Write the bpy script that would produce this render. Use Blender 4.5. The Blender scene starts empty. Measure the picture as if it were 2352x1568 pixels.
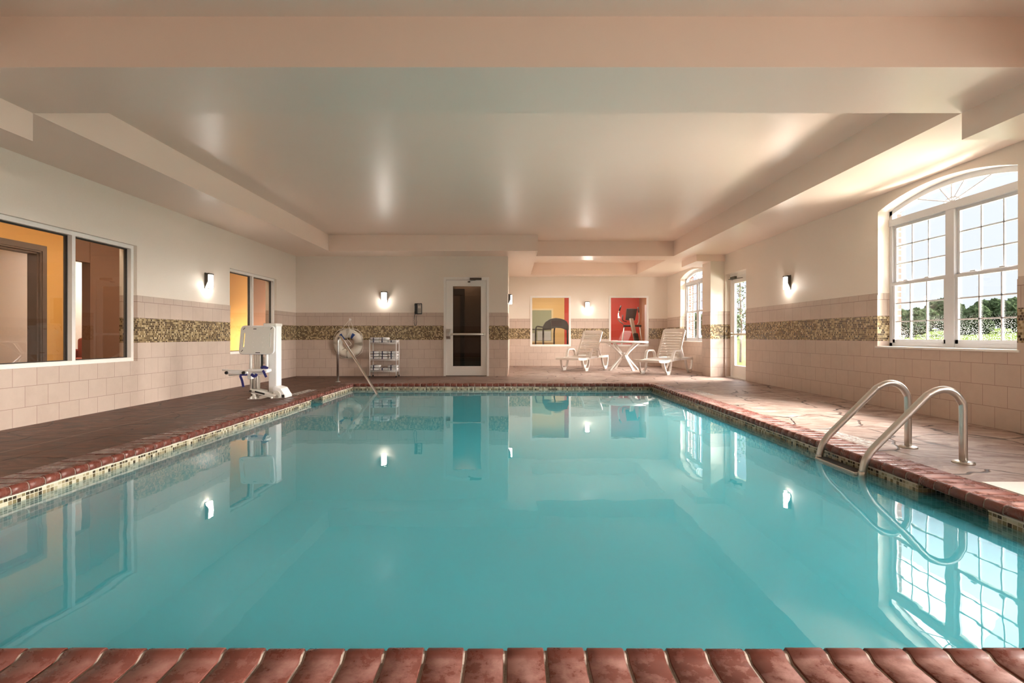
import bpy, bmesh, math, random
from mathutils import Vector, Matrix
random.seed(7)
PI = math.pi
C = bpy.context.scene.collection
S = bpy.context.scene

# ------------------------------------------------------------------ camera, world, light, exposure
cam_data = bpy.data.cameras.new('camera')
cam = bpy.data.objects.new('camera', cam_data); C.objects.link(cam)
cam.location = (0, 0, 0.87); cam.rotation_euler = (PI/2, 0, 0)
cam_data.sensor_width = 36; cam_data.lens = 36*1200/2352
cam_data.shift_y = -12/2352
cam_data.clip_start = 0.02; cam_data.clip_end = 500
S.camera = cam
S.view_settings.view_transform = 'Standard'
S.view_settings.look = 'None'
S.view_settings.gamma = 1
S.view_settings.use_curve_mapping = False
S.view_settings.exposure = 1.22
SKY = 0.67 * 3.6
SUN = 38.0
BACK_FILL_W = 25
SKY_FILL_W = 750
UPLIGHT_W = 400
SCONCE = 24

world = bpy.data.worlds.new('sky'); S.world = world
world.use_nodes = True
wn = world.node_tree; wn.nodes.clear()
wo = wn.nodes.new('ShaderNodeOutputWorld'); wb = wn.nodes.new('ShaderNodeBackground')
wt = wn.nodes.new('ShaderNodeTexCoord'); ws = wn.nodes.new('ShaderNodeSeparateXYZ')
wr = wn.nodes.new('ShaderNodeValToRGB')
wn.links.new(wt.outputs['Generated'], ws.inputs[0]); wn.links.new(ws.outputs['Z'], wr.inputs[0])
# pale near the horizon, several times brighter overhead, as an overcast sky is
cr_ = wr.color_ramp; cr_.elements[0].position = 0.0; cr_.elements[0].color = (0.175, 0.183, 0.205, 1)
cr_.elements[1].position = 0.245; cr_.elements[1].color = (0.175, 0.187, 0.215, 1)
e_ = cr_.elements.new(0.35); e_.color = (0.90, 0.93, 1.0, 1)
wb.inputs['Strength'].default_value = SKY
wn.links.new(wr.outputs[0], wb.inputs[0]); wn.links.new(wb.outputs[0], wo.inputs[0])

def sun_light(name, direction, strength, angle, color):
    l = bpy.data.lights.new(name, 'SUN'); l.energy = strength; l.angle = math.radians(angle); l.color = color
    o = bpy.data.objects.new(name, l); C.objects.link(o)
    o.rotation_euler = Vector(direction).to_track_quat('-Z', 'Y').to_euler(); return o
sun_light('overcast_daylight', (-1.0, 0.03, -0.20), SUN, 75, (1.0, 0.93, 0.86))

def area(name, loc, target, sx, sy, power, color):
    l = bpy.data.lights.new(name, 'AREA'); l.shape = 'RECTANGLE'; l.size = sx; l.size_y = sy
    l.energy = power; l.color = color
    o = bpy.data.objects.new(name, l); C.objects.link(o); o.location = loc
    o.rotation_euler = (Vector(target)-Vector(loc)).to_track_quat('-Z', 'Y').to_euler() if Vector(target).xy != Vector(loc).xy else (0, 0, 0); return o
# fill lamps added in the made-up arched windows beside and behind the camera
area('back_fill', (4.86, 1.2, 1.6), (0, 1.2, 1.6), 1.7, 1.6, BACK_FILL_W, (1, 0.97, 0.94))
area('back_fill', (4.86, -2.3, 1.6), (0, -2.3, 1.6), 1.7, 1.6, BACK_FILL_W, (1, 0.97, 0.94))
# area lamps added outside to boost the sky light through windows and door
area('sky_fill', (9.0, 5.6, 5.1), (3.2, 5.6, 0.9), 4.0, 1.8, SKY_FILL_W, (1, 0.95, 0.89))
area('sky_fill', (9.0, 12.6, 5.1), (3.2, 12.6, 0.9), 5.0, 1.8, SKY_FILL_W*.08, (1, 0.95, 0.89))
# hidden uplights added below the window sills to brighten the ceiling
area('uplight_fill', (7.3, 5.6, 0.05), (4.0, 5.6, 2.6), 3.6, 1.2, UPLIGHT_W, (1, 0.92, 0.82))
area('uplight_fill', (7.3, 12.8, 0.05), (4.0, 12.8, 2.6), 4.2, 1.2, UPLIGHT_W*.1, (1, 0.92, 0.82))
area('uplight_fill', (7.3, 0.4, 0.05), (4.0, 0.4, 2.6), 3.6, 1.2, UPLIGHT_W*.22, (1, 0.92, 0.84))
# ceiling lamps of the lobby, the corridor and the fitness room
area('lobby_lamp', (-5.22, 7.2, 2.56), (-5.22, 7.2, 0), 0.35, 5.0, 24, (1, 0.86, 0.66))
area('lobby_lamp', (-5.22, 12.6, 2.56), (-5.22, 12.6, 0), 0.35, 3.0, 5, (1, 0.86, 0.66))
area('lobby_lamp', (-8.2, 4.4, 2.58), (-8.2, 4.4, 0), 0.7, 0.7, 20, (1, 0.88, 0.72))
area('lobby_lamp', (-8.2, 11.3, 2.58), (-8.2, 11.3, 0), 0.7, 0.7, 26, (1, 0.9, 0.8))
area('fitness_lamp', (1.2, 17.0, 2.6), (1.2, 17.0, 0), 1.2, 1.2, 24, (1, 0.93, 0.82))
area('fitness_lamp', (3.4, 17.0, 2.6), (3.4, 17.0, 0), 1.2, 1.2, 24, (1, 0.93, 0.85))
area('corridor_lamp', (-1.2, 13.2, 2.5), (-1.2, 13.2, 0), 0.5, 0.5, 5, (1, 0.85, 0.7))

# ------------------------------------------------------------------ materials
class G:
    def __init__(s, name):
        s.m = bpy.data.materials.new(name); s.m.use_nodes = True
        s.t = s.m.node_tree; s.t.nodes.clear(); s.out = s.t.nodes.new('ShaderNodeOutputMaterial')
    def n(s, ty, ins=None, **kw):
        nd = s.t.nodes.new(ty)
        for k, v in kw.items(): setattr(nd, k, v)
        for k, v in (ins or {}).items(): s.put(nd.inputs[k], v)
        return nd
    def put(s, sock, v):
        if isinstance(v, bpy.types.NodeSocket): s.t.links.new(v, sock)
        elif isinstance(v, bpy.types.Node): s.t.links.new(v.outputs[0], sock)
        else: sock.default_value = v
    def math(s, op, a, b=0.0, c=0.0):
        return s.n('ShaderNodeMath', {0: a, 1: b, 2: c}, operation=op).outputs[0]
    def mix(s, f, a, b):
        nd = s.n('ShaderNodeMix', data_type='RGBA'); s.put(nd.inputs[0], f); s.put(nd.inputs[6], a); s.put(nd.inputs[7], b)
        return nd.outputs[2]
    def mixf(s, f, a, b):
        nd = s.n('ShaderNodeMix', data_type='FLOAT'); s.put(nd.inputs[0], f); s.put(nd.inputs[2], a); s.put(nd.inputs[3], b)
        return nd.outputs[0]
    def ramp(s, f, stops, interp='LINEAR'):
        nd = s.n('ShaderNodeValToRGB'); s.put(nd.inputs[0], f); cr = nd.color_ramp; cr.interpolation = interp
        while len(cr.elements) < len(stops): cr.elements.new(0.5)
        for e, (p, c) in zip(cr.elements, stops):
            e.position = p; e.color = c if len(c) == 4 else (*c, 1)
        return nd.outputs[0]
    def pos(s): return s.n('ShaderNodeNewGeometry').outputs['Position']
    def noise(s, scale, detail=3, vec=None, rough=0.5):
        nd = s.n('ShaderNodeTexNoise', {'Scale': scale, 'Detail': detail, 'Roughness': rough})
        if vec is not None: s.put(nd.inputs['Vector'], vec)
        else: s.put(nd.inputs['Vector'], s.pos())
        return nd.outputs[0]
    def bump(s, h, strength=0.3, dist=0.01):
        return s.n('ShaderNodeBump', {'Height': h, 'Strength': strength, 'Distance': dist}).outputs[0]
    def fresnel(s, ior, normal=None):
        fr = s.n('ShaderNodeFresnel', {'IOR': ior})
        if normal is not None: s.put(fr.inputs['Normal'], normal)
        front = s.math('SUBTRACT', 1.0, s.n('ShaderNodeNewGeometry').outputs['Backfacing'])
        return s.math('MULTIPLY', fr.outputs[0], front)
    def bsdf(s, color, rough=0.5, metal=0.0, normal=None, spec=0.5, **kw):
        p = s.n('ShaderNodeBsdfPrincipled')
        s.put(p.inputs['Base Color'], color if isinstance(color, bpy.types.NodeSocket) else (*color[:3], 1))
        s.put(p.inputs['Roughness'], rough); s.put(p.inputs['Metallic'], metal)
        s.put(p.inputs['Specular IOR Level'], spec)
        if normal is not None: s.put(p.inputs['Normal'], normal)
        for k, v in kw.items(): s.put(p.inputs[k.replace('_', ' ')], v)
        s.t.links.new(p.outputs[0], s.out.inputs[0]); return p

def plain(name, col, rough=0.5, metal=0.0, var=0.06, bumps=0.0, scale=30, spec=0.5):
    g = G(name); nz = g.noise(scale, 3)
    a = tuple(c*(1-var) for c in col); b = tuple(min(1, c*(1+var)) for c in col)
    color = g.mix(nz, (*a, 1), (*b, 1))
    g.bsdf(color, rough, metal, g.bump(nz, bumps, 0.004) if bumps else None, spec)
    return g.m

def wall_finish(name, dz):
    """painted wall above, 8x10 inch tiles with a mosaic band below 1.386 m"""
    g = G(name)
    sp = g.n('ShaderNodeSeparateXYZ', {0: g.pos()})
    nr = g.n('ShaderNodeSeparateXYZ', {0: g.n('ShaderNodeNewGeometry').outputs['True Normal']})
    onx = g.math('GREATER_THAN', g.math('ABSOLUTE', nr.outputs[0]), 0.5)
    u = g.mixf(onx, sp.outputs[0], sp.outputs[1])
    z = g.math('SUBTRACT', sp.outputs[2], dz)
    upper = g.math('GREATER_THAN', z, 1.102)
    v = g.mixf(upper, g.math('ADD', z, -0.791+2.032), g.math('ADD', z, -1.102+2.032))
    def brick(u_, v_, w, h, mort, off=0.5):
        cv = g.n('ShaderNodeCombineXYZ', {0: u_, 1: v_})
        return g.n('ShaderNodeTexBrick', {'Vector': cv, 'Scale': 1.0, 'Brick Width': w, 'Row Height': h, 'Mortar Size': mort,
                   'Mortar Smooth': 0.15, 'Color1': (0, 0, 0, 1), 'Color2': (1, 1, 1, 1), 'Mortar': (.5, .5, .5, 1)}, offset=off)
    u2 = g.math('ADD', u, 20.08)
    big = brick(u2, v, 0.254, 0.2032, 0.0022)
    cap = brick(u2, g.math('ADD', z, -1.307+0.793), 0.2035, 0.0793, 0.0022)
    mos = brick(u2, g.math('ADD', z, -0.791+2.6), 0.026, 0.0259, 0.0017)
    cloud = g.noise(9, 5, rough=0.6)
    tile = g.mix(cloud, (0.51, 0.390, 0.315, 1), (0.64, 0.505, 0.42, 1))
    tile = g.mix(g.math('MULTIPLY', big.outputs[0], 0.35), tile, (0.66, 0.525, 0.44, 1))
    grout = (0.30, 0.19, 0.14, 1)
    iscap = g.math('GREATER_THAN', z, 1.307)
    mort = g.mixf(iscap, big.outputs['Fac'], cap.outputs['Fac'])
    tiles = g.mix(mort, tile, grout)
    mc = g.ramp(mos.outputs[0], [(0.0, (.055, .030, .012)), (.22, (.13, .085, .034)), (.42, (.27, .19, .085)), (.60, (.42, .31, .16)), (.80, (.56, .44, .26)), (.92, (.17, .115, .048))], 'CONSTANT')
    mosaic = g.mix(mos.outputs['Fac'], mc, (0.50, 0.38, 0.26, 1))
    isband = g.math('MULTIPLY', g.math('GREATER_THAN', z, 0.791), g.math('LESS_THAN', z, 1.102))
    low = g.mix(isband, tiles, mosaic)
    paintn = g.noise(60, 4)
    paint = g.mix(paintn, (0.83, 0.735, 0.635, 1), (0.87, 0.775, 0.675, 1))
    ispaint = g.math('GREATER_THAN', z, 1.386)
    col = g.mix(ispaint, low, paint)
    rough = g.mixf(ispaint, g.mixf(isband, 0.42, 0.18), 0.5)
    groove = g.math('SUBTRACT', 1.0, g.mixf(isband, mort, mos.outputs['Fac']))
    h = g.mixf(ispaint, groove, g.math('MULTIPLY', paintn, 0.3))
    g.bsdf(col, rough, 0, g.bump(h, 0.35, 0.003))
    return g.m

def stone_deck():
    g = G('stamped_stone_deck'); p = g.pos()
    sp = g.n('ShaderNodeSeparateXYZ', {0: p})
    nz = g.n('ShaderNodeTexNoise', {'Scale': 1.6, 'Detail': 4, 'Vector': p})
    warp = g.n('ShaderNodeVectorMath', {0: nz.outputs['Color'], 1: (0.45, 0.45, 0.45)}, operation='MULTIPLY')
    pv = g.n('ShaderNodeVectorMath', {0: p, 1: warp.outputs[0]}, operation='ADD')
    flat = g.n('ShaderNodeVectorMath', {0: pv.outputs[0], 1: (1, 1, 0)}, operation='MULTIPLY')
    vd = g.n('ShaderNodeTexVoronoi', {'Scale': 1.5, 'Vector': flat.outputs[0]}, feature='DISTANCE_TO_EDGE')
    vc = g.n('ShaderNodeTexVoronoi', {'Scale': 1.5, 'Vector': flat.outputs[0]}, feature='F1')
    crack = g.ramp(vd.outputs['Distance'], [(0.0, (1, 1, 1)), (0.008, (1, 1, 1)), (0.020, (0, 0, 0))])
    brk = g.ramp(g.noise(2.3, 2, flat.outputs[0]), [(0.42, (0, 0, 0)), (0.52, (1, 1, 1))])
    crack = g.math('MULTIPLY', crack, g.mixf(brk, 0.25, 1.0))
    fine = g.n('ShaderNodeTexNoise', {'Scale': 7, 'Detail': 8, 'Roughness': 0.62, 'Vector': g.n('ShaderNodeVectorMath', {0: flat.outputs[0], 1: (0.6, 1.8, 1)}, operation='MULTIPLY').outputs[0]})
    base = g.ramp(fine.outputs[0], [(0.28, (.030, .010, .005)), (.44, (.072, .027, .016)), (.56, (.135, .056, .036)), (.75, (.23, .115, .08))])
    streak = g.n('ShaderNodeTexNoise', {'Scale': 3.2, 'Detail': 9, 'Roughness': 0.7, 'Distortion': 1.2, 'Vector': g.n('ShaderNodeVectorMath', {0: flat.outputs[0], 1: (0.7, 2.4, 1)}, operation='MULTIPLY').outputs[0]})
    base = g.mix(g.ramp(streak.outputs[0], [(.50, (0, 0, 0)), (.66, (.55, .55, .55))]), base, (.30, .18, .13, 1))
    base = g.mix(g.ramp(streak.outputs[0], [(.34, (.7, .7, .7)), (.44, (0, 0, 0))]), base, (.030, .010, .006, 1))
    tone = g.mix(g.math('MULTIPLY', g.n('ShaderNodeSeparateColor', {0: vc.outputs['Color']}).outputs[0], 0.35), base, (.10, .042, .027, 1))
    # window sheen painted into the colour: stone grows paler from left to right
    worn = g.n('ShaderNodeMapRange', {0: g.math('ADD', sp.outputs[0], g.math('MULTIPLY', g.noise(0.8, 2), 1.2)), 1: -2.2, 2: 2.6})  # mask of the painted window sheen, rising with x
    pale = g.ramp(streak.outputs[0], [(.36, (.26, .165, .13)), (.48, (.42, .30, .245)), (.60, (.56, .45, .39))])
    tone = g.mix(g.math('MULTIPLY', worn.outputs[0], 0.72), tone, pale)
    col = g.mix(g.math('MULTIPLY', crack, 0.85), tone, (.035, .02, .016, 1))
    j1 = g.math('LESS_THAN', g.math('ABSOLUTE', g.math('ADD', sp.outputs[0], 3.73)), 0.006)
    j2 = g.math('LESS_THAN', g.math('ABSOLUTE', g.math('ADD', sp.outputs[0], -3.44)), 0.004)
    inpool = g.math('LESS_THAN', sp.outputs[1], 11.4)
    col = g.mix(g.math('MULTIPLY', g.math('MULTIPLY', g.math('ADD', j1, j2), inpool), 0.8), col, (.36, .27, .21, 1))
    hh = g.math('SUBTRACT', g.math('MULTIPLY', fine.outputs[0], 0.7), crack)
    g.bsdf(col, g.mixf(fine.outputs[0], 0.38, 0.62), 0, g.bump(hh, 0.7, 0.014), 0.32)
    return g.m

def coping_brick():
    g = G('glazed_red_brick'); p = g.pos(); sp = g.n('ShaderNodeSeparateXYZ', {0: p})
    cell = g.n('ShaderNodeTexWhiteNoise', {'Vector': g.n('ShaderNodeVectorMath', {0: p, 1: (9.7, 9.7, 0)}, operation='MULTIPLY').outputs[0]}, noise_dimensions='3D')
    snap = g.n('ShaderNodeVectorMath', {0: g.n('ShaderNodeVectorMath', {0: p, 1: (.31, .31, 9.)}, operation='DIVIDE').outputs[0]}, operation='FLOOR')
    wn_ = g.n('ShaderNodeTexWhiteNoise', {'Vector': snap.outputs[0]})
    n1 = g.noise(18, 6, rough=0.65); n2 = g.noise(70, 4)
    base = g.mix(n1, (.075, .017, .011, 1), (.20, .052, .034, 1))
    base = g.mix(g.math('MULTIPLY', wn_.outputs[0], 0.3), base, (.20, .06, .04, 1))
    # lime bloom on the flats; the lip's shade and window-side sheen are painted in
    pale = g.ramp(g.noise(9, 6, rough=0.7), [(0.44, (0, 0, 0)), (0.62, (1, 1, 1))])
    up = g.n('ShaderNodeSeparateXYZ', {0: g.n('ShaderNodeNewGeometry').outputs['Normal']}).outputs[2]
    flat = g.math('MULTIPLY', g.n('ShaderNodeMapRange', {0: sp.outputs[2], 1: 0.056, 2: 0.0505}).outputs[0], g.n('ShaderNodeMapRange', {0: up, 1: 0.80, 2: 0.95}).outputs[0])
    worn = g.n('ShaderNodeMapRange', {0: sp.outputs[0], 1: -2.0, 2: 2.6}).outputs[0]  # window-side sheen, put into the brick colour
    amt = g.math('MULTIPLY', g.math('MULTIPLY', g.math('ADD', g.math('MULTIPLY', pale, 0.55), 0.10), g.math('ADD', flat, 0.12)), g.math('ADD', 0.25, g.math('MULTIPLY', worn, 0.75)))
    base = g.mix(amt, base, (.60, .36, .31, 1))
    g.bsdf(base, g.mixf(pale, 0.24, 0.48), 0, g.bump(g.math('ADD', n1, g.math('MULTIPLY', n2, 0.3)), 0.35, 0.004), 0.4)
    return g.m

def band_mosaic():
    g = G('waterline_mosaic'); sp = g.n('ShaderNodeSeparateXYZ', {0: g.pos()})
    nr = g.n('ShaderNodeSeparateXYZ', {0: g.n('ShaderNodeNewGeometry').outputs['True Normal']})
    onx = g.math('GREATER_THAN', g.math('ABSOLUTE', nr.outputs[0]), 0.5)
    u = g.mixf(onx, sp.outputs[0], sp.outputs[1])
    cv = g.n('ShaderNodeCombineXYZ', {0: g.math('ADD', u, 20.8), 1: g.math('ADD', sp.outputs[2], 2.6-0.0)})
    b = g.n('ShaderNodeTexBrick', {'Vector': cv, 'Scale': 1.0, 'Brick Width': .026, 'Row Height': .026, 'Mortar Size': .0019, 'Mortar Smooth': 0.1,
            'Color1': (0, 0, 0, 1), 'Color2': (1, 1, 1, 1)}, offset=0.0)
    mc = g.ramp(b.outputs[0], [(0.0, (.05, .035, .018)), (.2, (.13, .10, .05)), (.38, (.27, .21, .12)), (.58, (.42, .36, .23)), (.78, (.55, .49, .36)), (.92, (.20, .16, .08))], 'CONSTANT')
    col = g.mix(b.outputs['Fac'], mc, (.62, .55, .42, 1))
    g.bsdf(col, 0.2, 0, g.bump(g.math('SUBTRACT', 1.0, b.outputs['Fac']), 0.4, 0.002))
    return g.m

def water_mat():
    g = G('pool_water'); p = g.pos()
    n = g.n('ShaderNodeTexNoise', {'Scale': 2.2, 'Detail': 2, 'Vector': p})
    n2 = g.n('ShaderNodeTexNoise', {'Scale': 9, 'Detail': 2, 'Vector': p})
    h = g.math('ADD', n.outputs[0], g.math('MULTIPLY', n2.outputs[0], 0.10))
    nb = g.bump(h, 0.028, 0.05)
    t = g.n('ShaderNodeBsdfTransparent', {'Color': (1, 1, 1, 1)})
    gl = g.n('ShaderNodeBsdfGlossy', {'Color': (1, 1, 1, 1), 'Roughness': 0.012, 'Normal': nb})
    fr = g.fresnel(1.5, nb)
    d = g.n('ShaderNodeBsdfDiffuse', {'Color': (0.080, 0.53, 0.66, 1)})      # fine haze of the treated water
    front = g.math('SUBTRACT', 1.0, g.n('ShaderNodeNewGeometry').outputs['Backfacing'])
    body = g.n('ShaderNodeMixShader', {0: g.math('MULTIPLY', front, 0.40), 1: t.outputs[0], 2: d.outputs[0]})
    mx = g.n('ShaderNodeMixShader', {0: fr, 1: body.outputs[0], 2: gl.outputs[0]})
    g.t.links.new(mx.outputs[0], g.out.inputs[0])
    # slightly clouded water: scattering and absorption through its depth
    sc = g.n('ShaderNodeVolumeScatter', {'Color': (0.06, 0.86, 0.92, 1), 'Density': 1.9})
    ab = g.n('ShaderNodeVolumeAbsorption', {'Color': (0.02, 0.85, 0.88, 1), 'Density': 0.55})
    ad = g.n('ShaderNodeAddShader', {0: sc.outputs[0], 1: ab.outputs[0]})
    g.t.links.new(ad.outputs[0], g.out.inputs[1]); return g.m

def glass_mat(name, ior=1.45, tint=(0.97, 0.98, 0.98), speckle=False):
    g = G(name)
    t = g.n('ShaderNodeBsdfTransparent', {'Color': (*tint, 1)})
    gl = g.n('ShaderNodeBsdfGlossy', {'Color': (1, 1, 1, 1), 'Roughness': 0.0})
    fr = g.fresnel(ior)
    mx = g.n('ShaderNodeMixShader', {0: fr, 1: t.outputs[0], 2: gl.outputs[0]})
    res = mx
    if speckle:   # dried splashes low on the panes
        sp = g.n('ShaderNodeSeparateXYZ', {0: g.pos()})
        v = g.n('ShaderNodeTexVoronoi', {'Scale': 85, 'Vector': g.pos()})
        dots = g.math('LESS_THAN', v.outputs['Distance'], g.math('MULTIPLY', g.noise(3, 2), 0.5))
        low = g.n('ShaderNodeMapRange', {0: sp.outputs[2], 1: 1.12, 2: 0.85}).outputs[0]
        df = g.n('ShaderNodeBsdfTranslucent', {'Color': (.5, .5, .48, 1)})
        res = g.n('ShaderNodeMixShader', {0: g.math('MULTIPLY', g.math('MULTIPLY', dots, low), 0.25), 1: mx.outputs[0], 2: df.outputs[0]})
    g.t.links.new(res.outputs[0], g.out.inputs[0]); return g.m

def brick_wall(name='outdoor_brick'):
    g = G(name); sp = g.n('ShaderNodeSeparateXYZ', {0: g.pos()})
    nr = g.n('ShaderNodeSeparateXYZ', {0: g.n('ShaderNodeNewGeometry').outputs['True Normal']})
    onx = g.math('GREATER_THAN', g.math('ABSOLUTE', nr.outputs[0]), 0.5)
    u = g.mixf(onx, sp.outputs[0], sp.outputs[1])
    b = g.n('ShaderNodeTexBrick', {'Vector': g.n('ShaderNodeCombineXYZ', {0: u, 1: sp.outputs[2]}), 'Scale': 1.0, 'Brick Width': .2, 'Row Height': .075, 'Mortar Size': .008,
            'Color1': (.10, .03, .022, 1), 'Color2': (.16, .055, .04, 1), 'Mortar': (.27, .24, .21, 1)})
    g.bsdf(b.outputs[0], 0.8, 0); return g.m

def emis(name, col, s):
    g = G(name); e = g.n('ShaderNodeEmission', {'Color': (*col, 1), 'Strength': s}); g.t.links.new(e.outputs[0], g.out.inputs[0]); return g.m

M = {}
M['wall'] = wall_finish('painted_and_tiled_wall', 0.0)
M['wall_r'] = wall_finish('painted_and_tiled_window_wall', 0.022)
def ceil_mat():
    g = G('satin_ceiling_paint'); nz = g.noise(90, 4)
    col = g.mix(g.noise(1.2, 3), (.89, .705, .59, 1), (.93, .745, .625, 1))
    st = g.n('ShaderNodeTexNoise', {'Scale': 14, 'Detail': 4, 'Vector': g.n('ShaderNodeVectorMath', {0: g.pos(), 1: (0.25, 3.0, 1)}, operation='MULTIPLY').outputs[0]})
    h = g.math('ADD', g.math('MULTIPLY', nz, 0.4), st.outputs[0])
    g.bsdf(col, 0.33, 0, g.bump(h, 0.12, 0.004), 0.55); return g.m
M['ceiling'] = ceil_mat()
M['deck'] = stone_deck()
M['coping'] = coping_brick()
M['mortar'] = plain('coping_mortar', (.34, .27, .22), .85, var=.4, bumps=.4, scale=120)
M['grout'] = plain('pale_grout', (.66, .56, .46), .7)
M['mosaic'] = band_mosaic()
M['plaster'] = plain('pool_plaster', (.62, .82, .82), .6)
M['water'] = water_mat()
M['white_paint'] = plain('white_frame_paint', (.88, .84, .79), .35, var=.02)
M['vinyl'] = plain('white_vinyl', (.66, .65, .66), .3, var=.02)
M['gasket'] = plain('black_gasket', (.02, .018, .016), .5)
M['glass'] = glass_mat('window_glass', 1.45, speckle=True)
M['glass_in'] = glass_mat('lobby_glass', 1.75, (0.93, 0.92, 0.90))
M['glass_dark'] = glass_mat('tinted_door_glass', 1.5, (0.55, 0.52, 0.48))
def steel(name, col, rough):
    g = G(name); n = g.n('ShaderNodeTexNoise', {'Scale': 140, 'Detail': 3, 'Vector': g.pos()})
    r = g.mixf(n.outputs[0], rough*0.8, rough*1.25)
    g.bsdf(col, r, 1.0, g.bump(n.outputs[0], 0.05, 0.002)); return g.m
M['steel'] = steel('brushed_stainless', (.60, .57, .53), .32)
M['chrome'] = plain('chromed_wire', (.78, .75, .72), .35, metal=.25, var=.02)
M['dark_metal'] = plain('dark_bronze_metal', (.10, .085, .07), .4, metal=.6)
M['plastic'] = plain('white_plastic', (.80, .745, .69), .38, var=.02)
M['lift_white'] = plain('white_enamel', (.90, .88, .86), .32, var=.02)
M['lift_cream'] = plain('cream_moulded_plastic', (.80, .76, .69), .42, var=.03)
M['alu'] = plain('satin_aluminium', (.62, .58, .52), .35, metal=.7)
M['black'] = plain('black_plastic', (.018, .017, .017), .4)
M['navy'] = plain('navy_webbing', (.035, .035, .20), .8)
M['blue'] = plain('blue_tape', (.05, .12, .40), .6)
M['stripe'] = plain('dark_navy_stripe', (.018, .018, .06), .95)
M['towel'] = plain('white_terry', (.80, .77, .76), .95, var=.05, bumps=.5, scale=300)
M['rope'] = plain('white_rope', (.72, .64, .55), .8, bumps=.4, scale=200)
M['buoy'] = plain('ring_buoy_foam', (.76, .70, .60), .6, var=.05, bumps=.1)
M['lamp'] = emis('frosted_lamp_glass', (1.0, .93, .84), SCONCE)
M['orange'] = plain('orange_lobby_wall', (.76, .40, .085), .55, var=.03)
M['wood'] = plain('dark_wood_casing', (.10, .055, .033), .45, var=.25, scale=12)
M['brownwall'] = plain('brown_lobby_wall', (.20, .085, .035), .55, var=.08)
M['lobby_floor'] = plain('lobby_carpet', (.11, .075, .05), .9)
M['taupe'] = plain('taupe_corridor_wall', (.27, .17, .11), .6)
M['red'] = plain('red_gym_wall', (.60, .055, .035), .5, var=.06)
M['yellow'] = plain('yellow_gym_wall', (.72, .47, .18), .55, var=.03)
M['coral'] = plain('coral_upholstery', (.62, .16, .10), .8)
M['brown_gym'] = plain('tan_gym_wall', (.33, .15, .065), .55)
M['mirror'] = plain('painted_green_reflection', (.34, .36, .23), .15)  # what the mirror reflects, painted as one flat green
M['screen'] = plain('dark_red_display', (.03, .006, .008), .15)
M['grey_plastic'] = plain('grey_console_plastic', (.030, .027, .024), .45)
M['skimmer'] = plain('skimmer_lid_plastic', (.78, .73, .66), .5)
M['brick'] = brick_wall()
M['grass'] = plain('mown_grass', (.062, .082, .022), .95, var=.35, scale=6, spec=0.0)
M['leaf'] = plain('tree_leaves', (.030, .042, .020), .9, var=.6, scale=1.2, spec=0.0)
M['leaf_near'] = plain('shrub_leaves', (.08, .12, .05), .8, var=.5, scale=5)
M['bark'] = plain('bark', (.09, .06, .045), .9)

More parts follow.
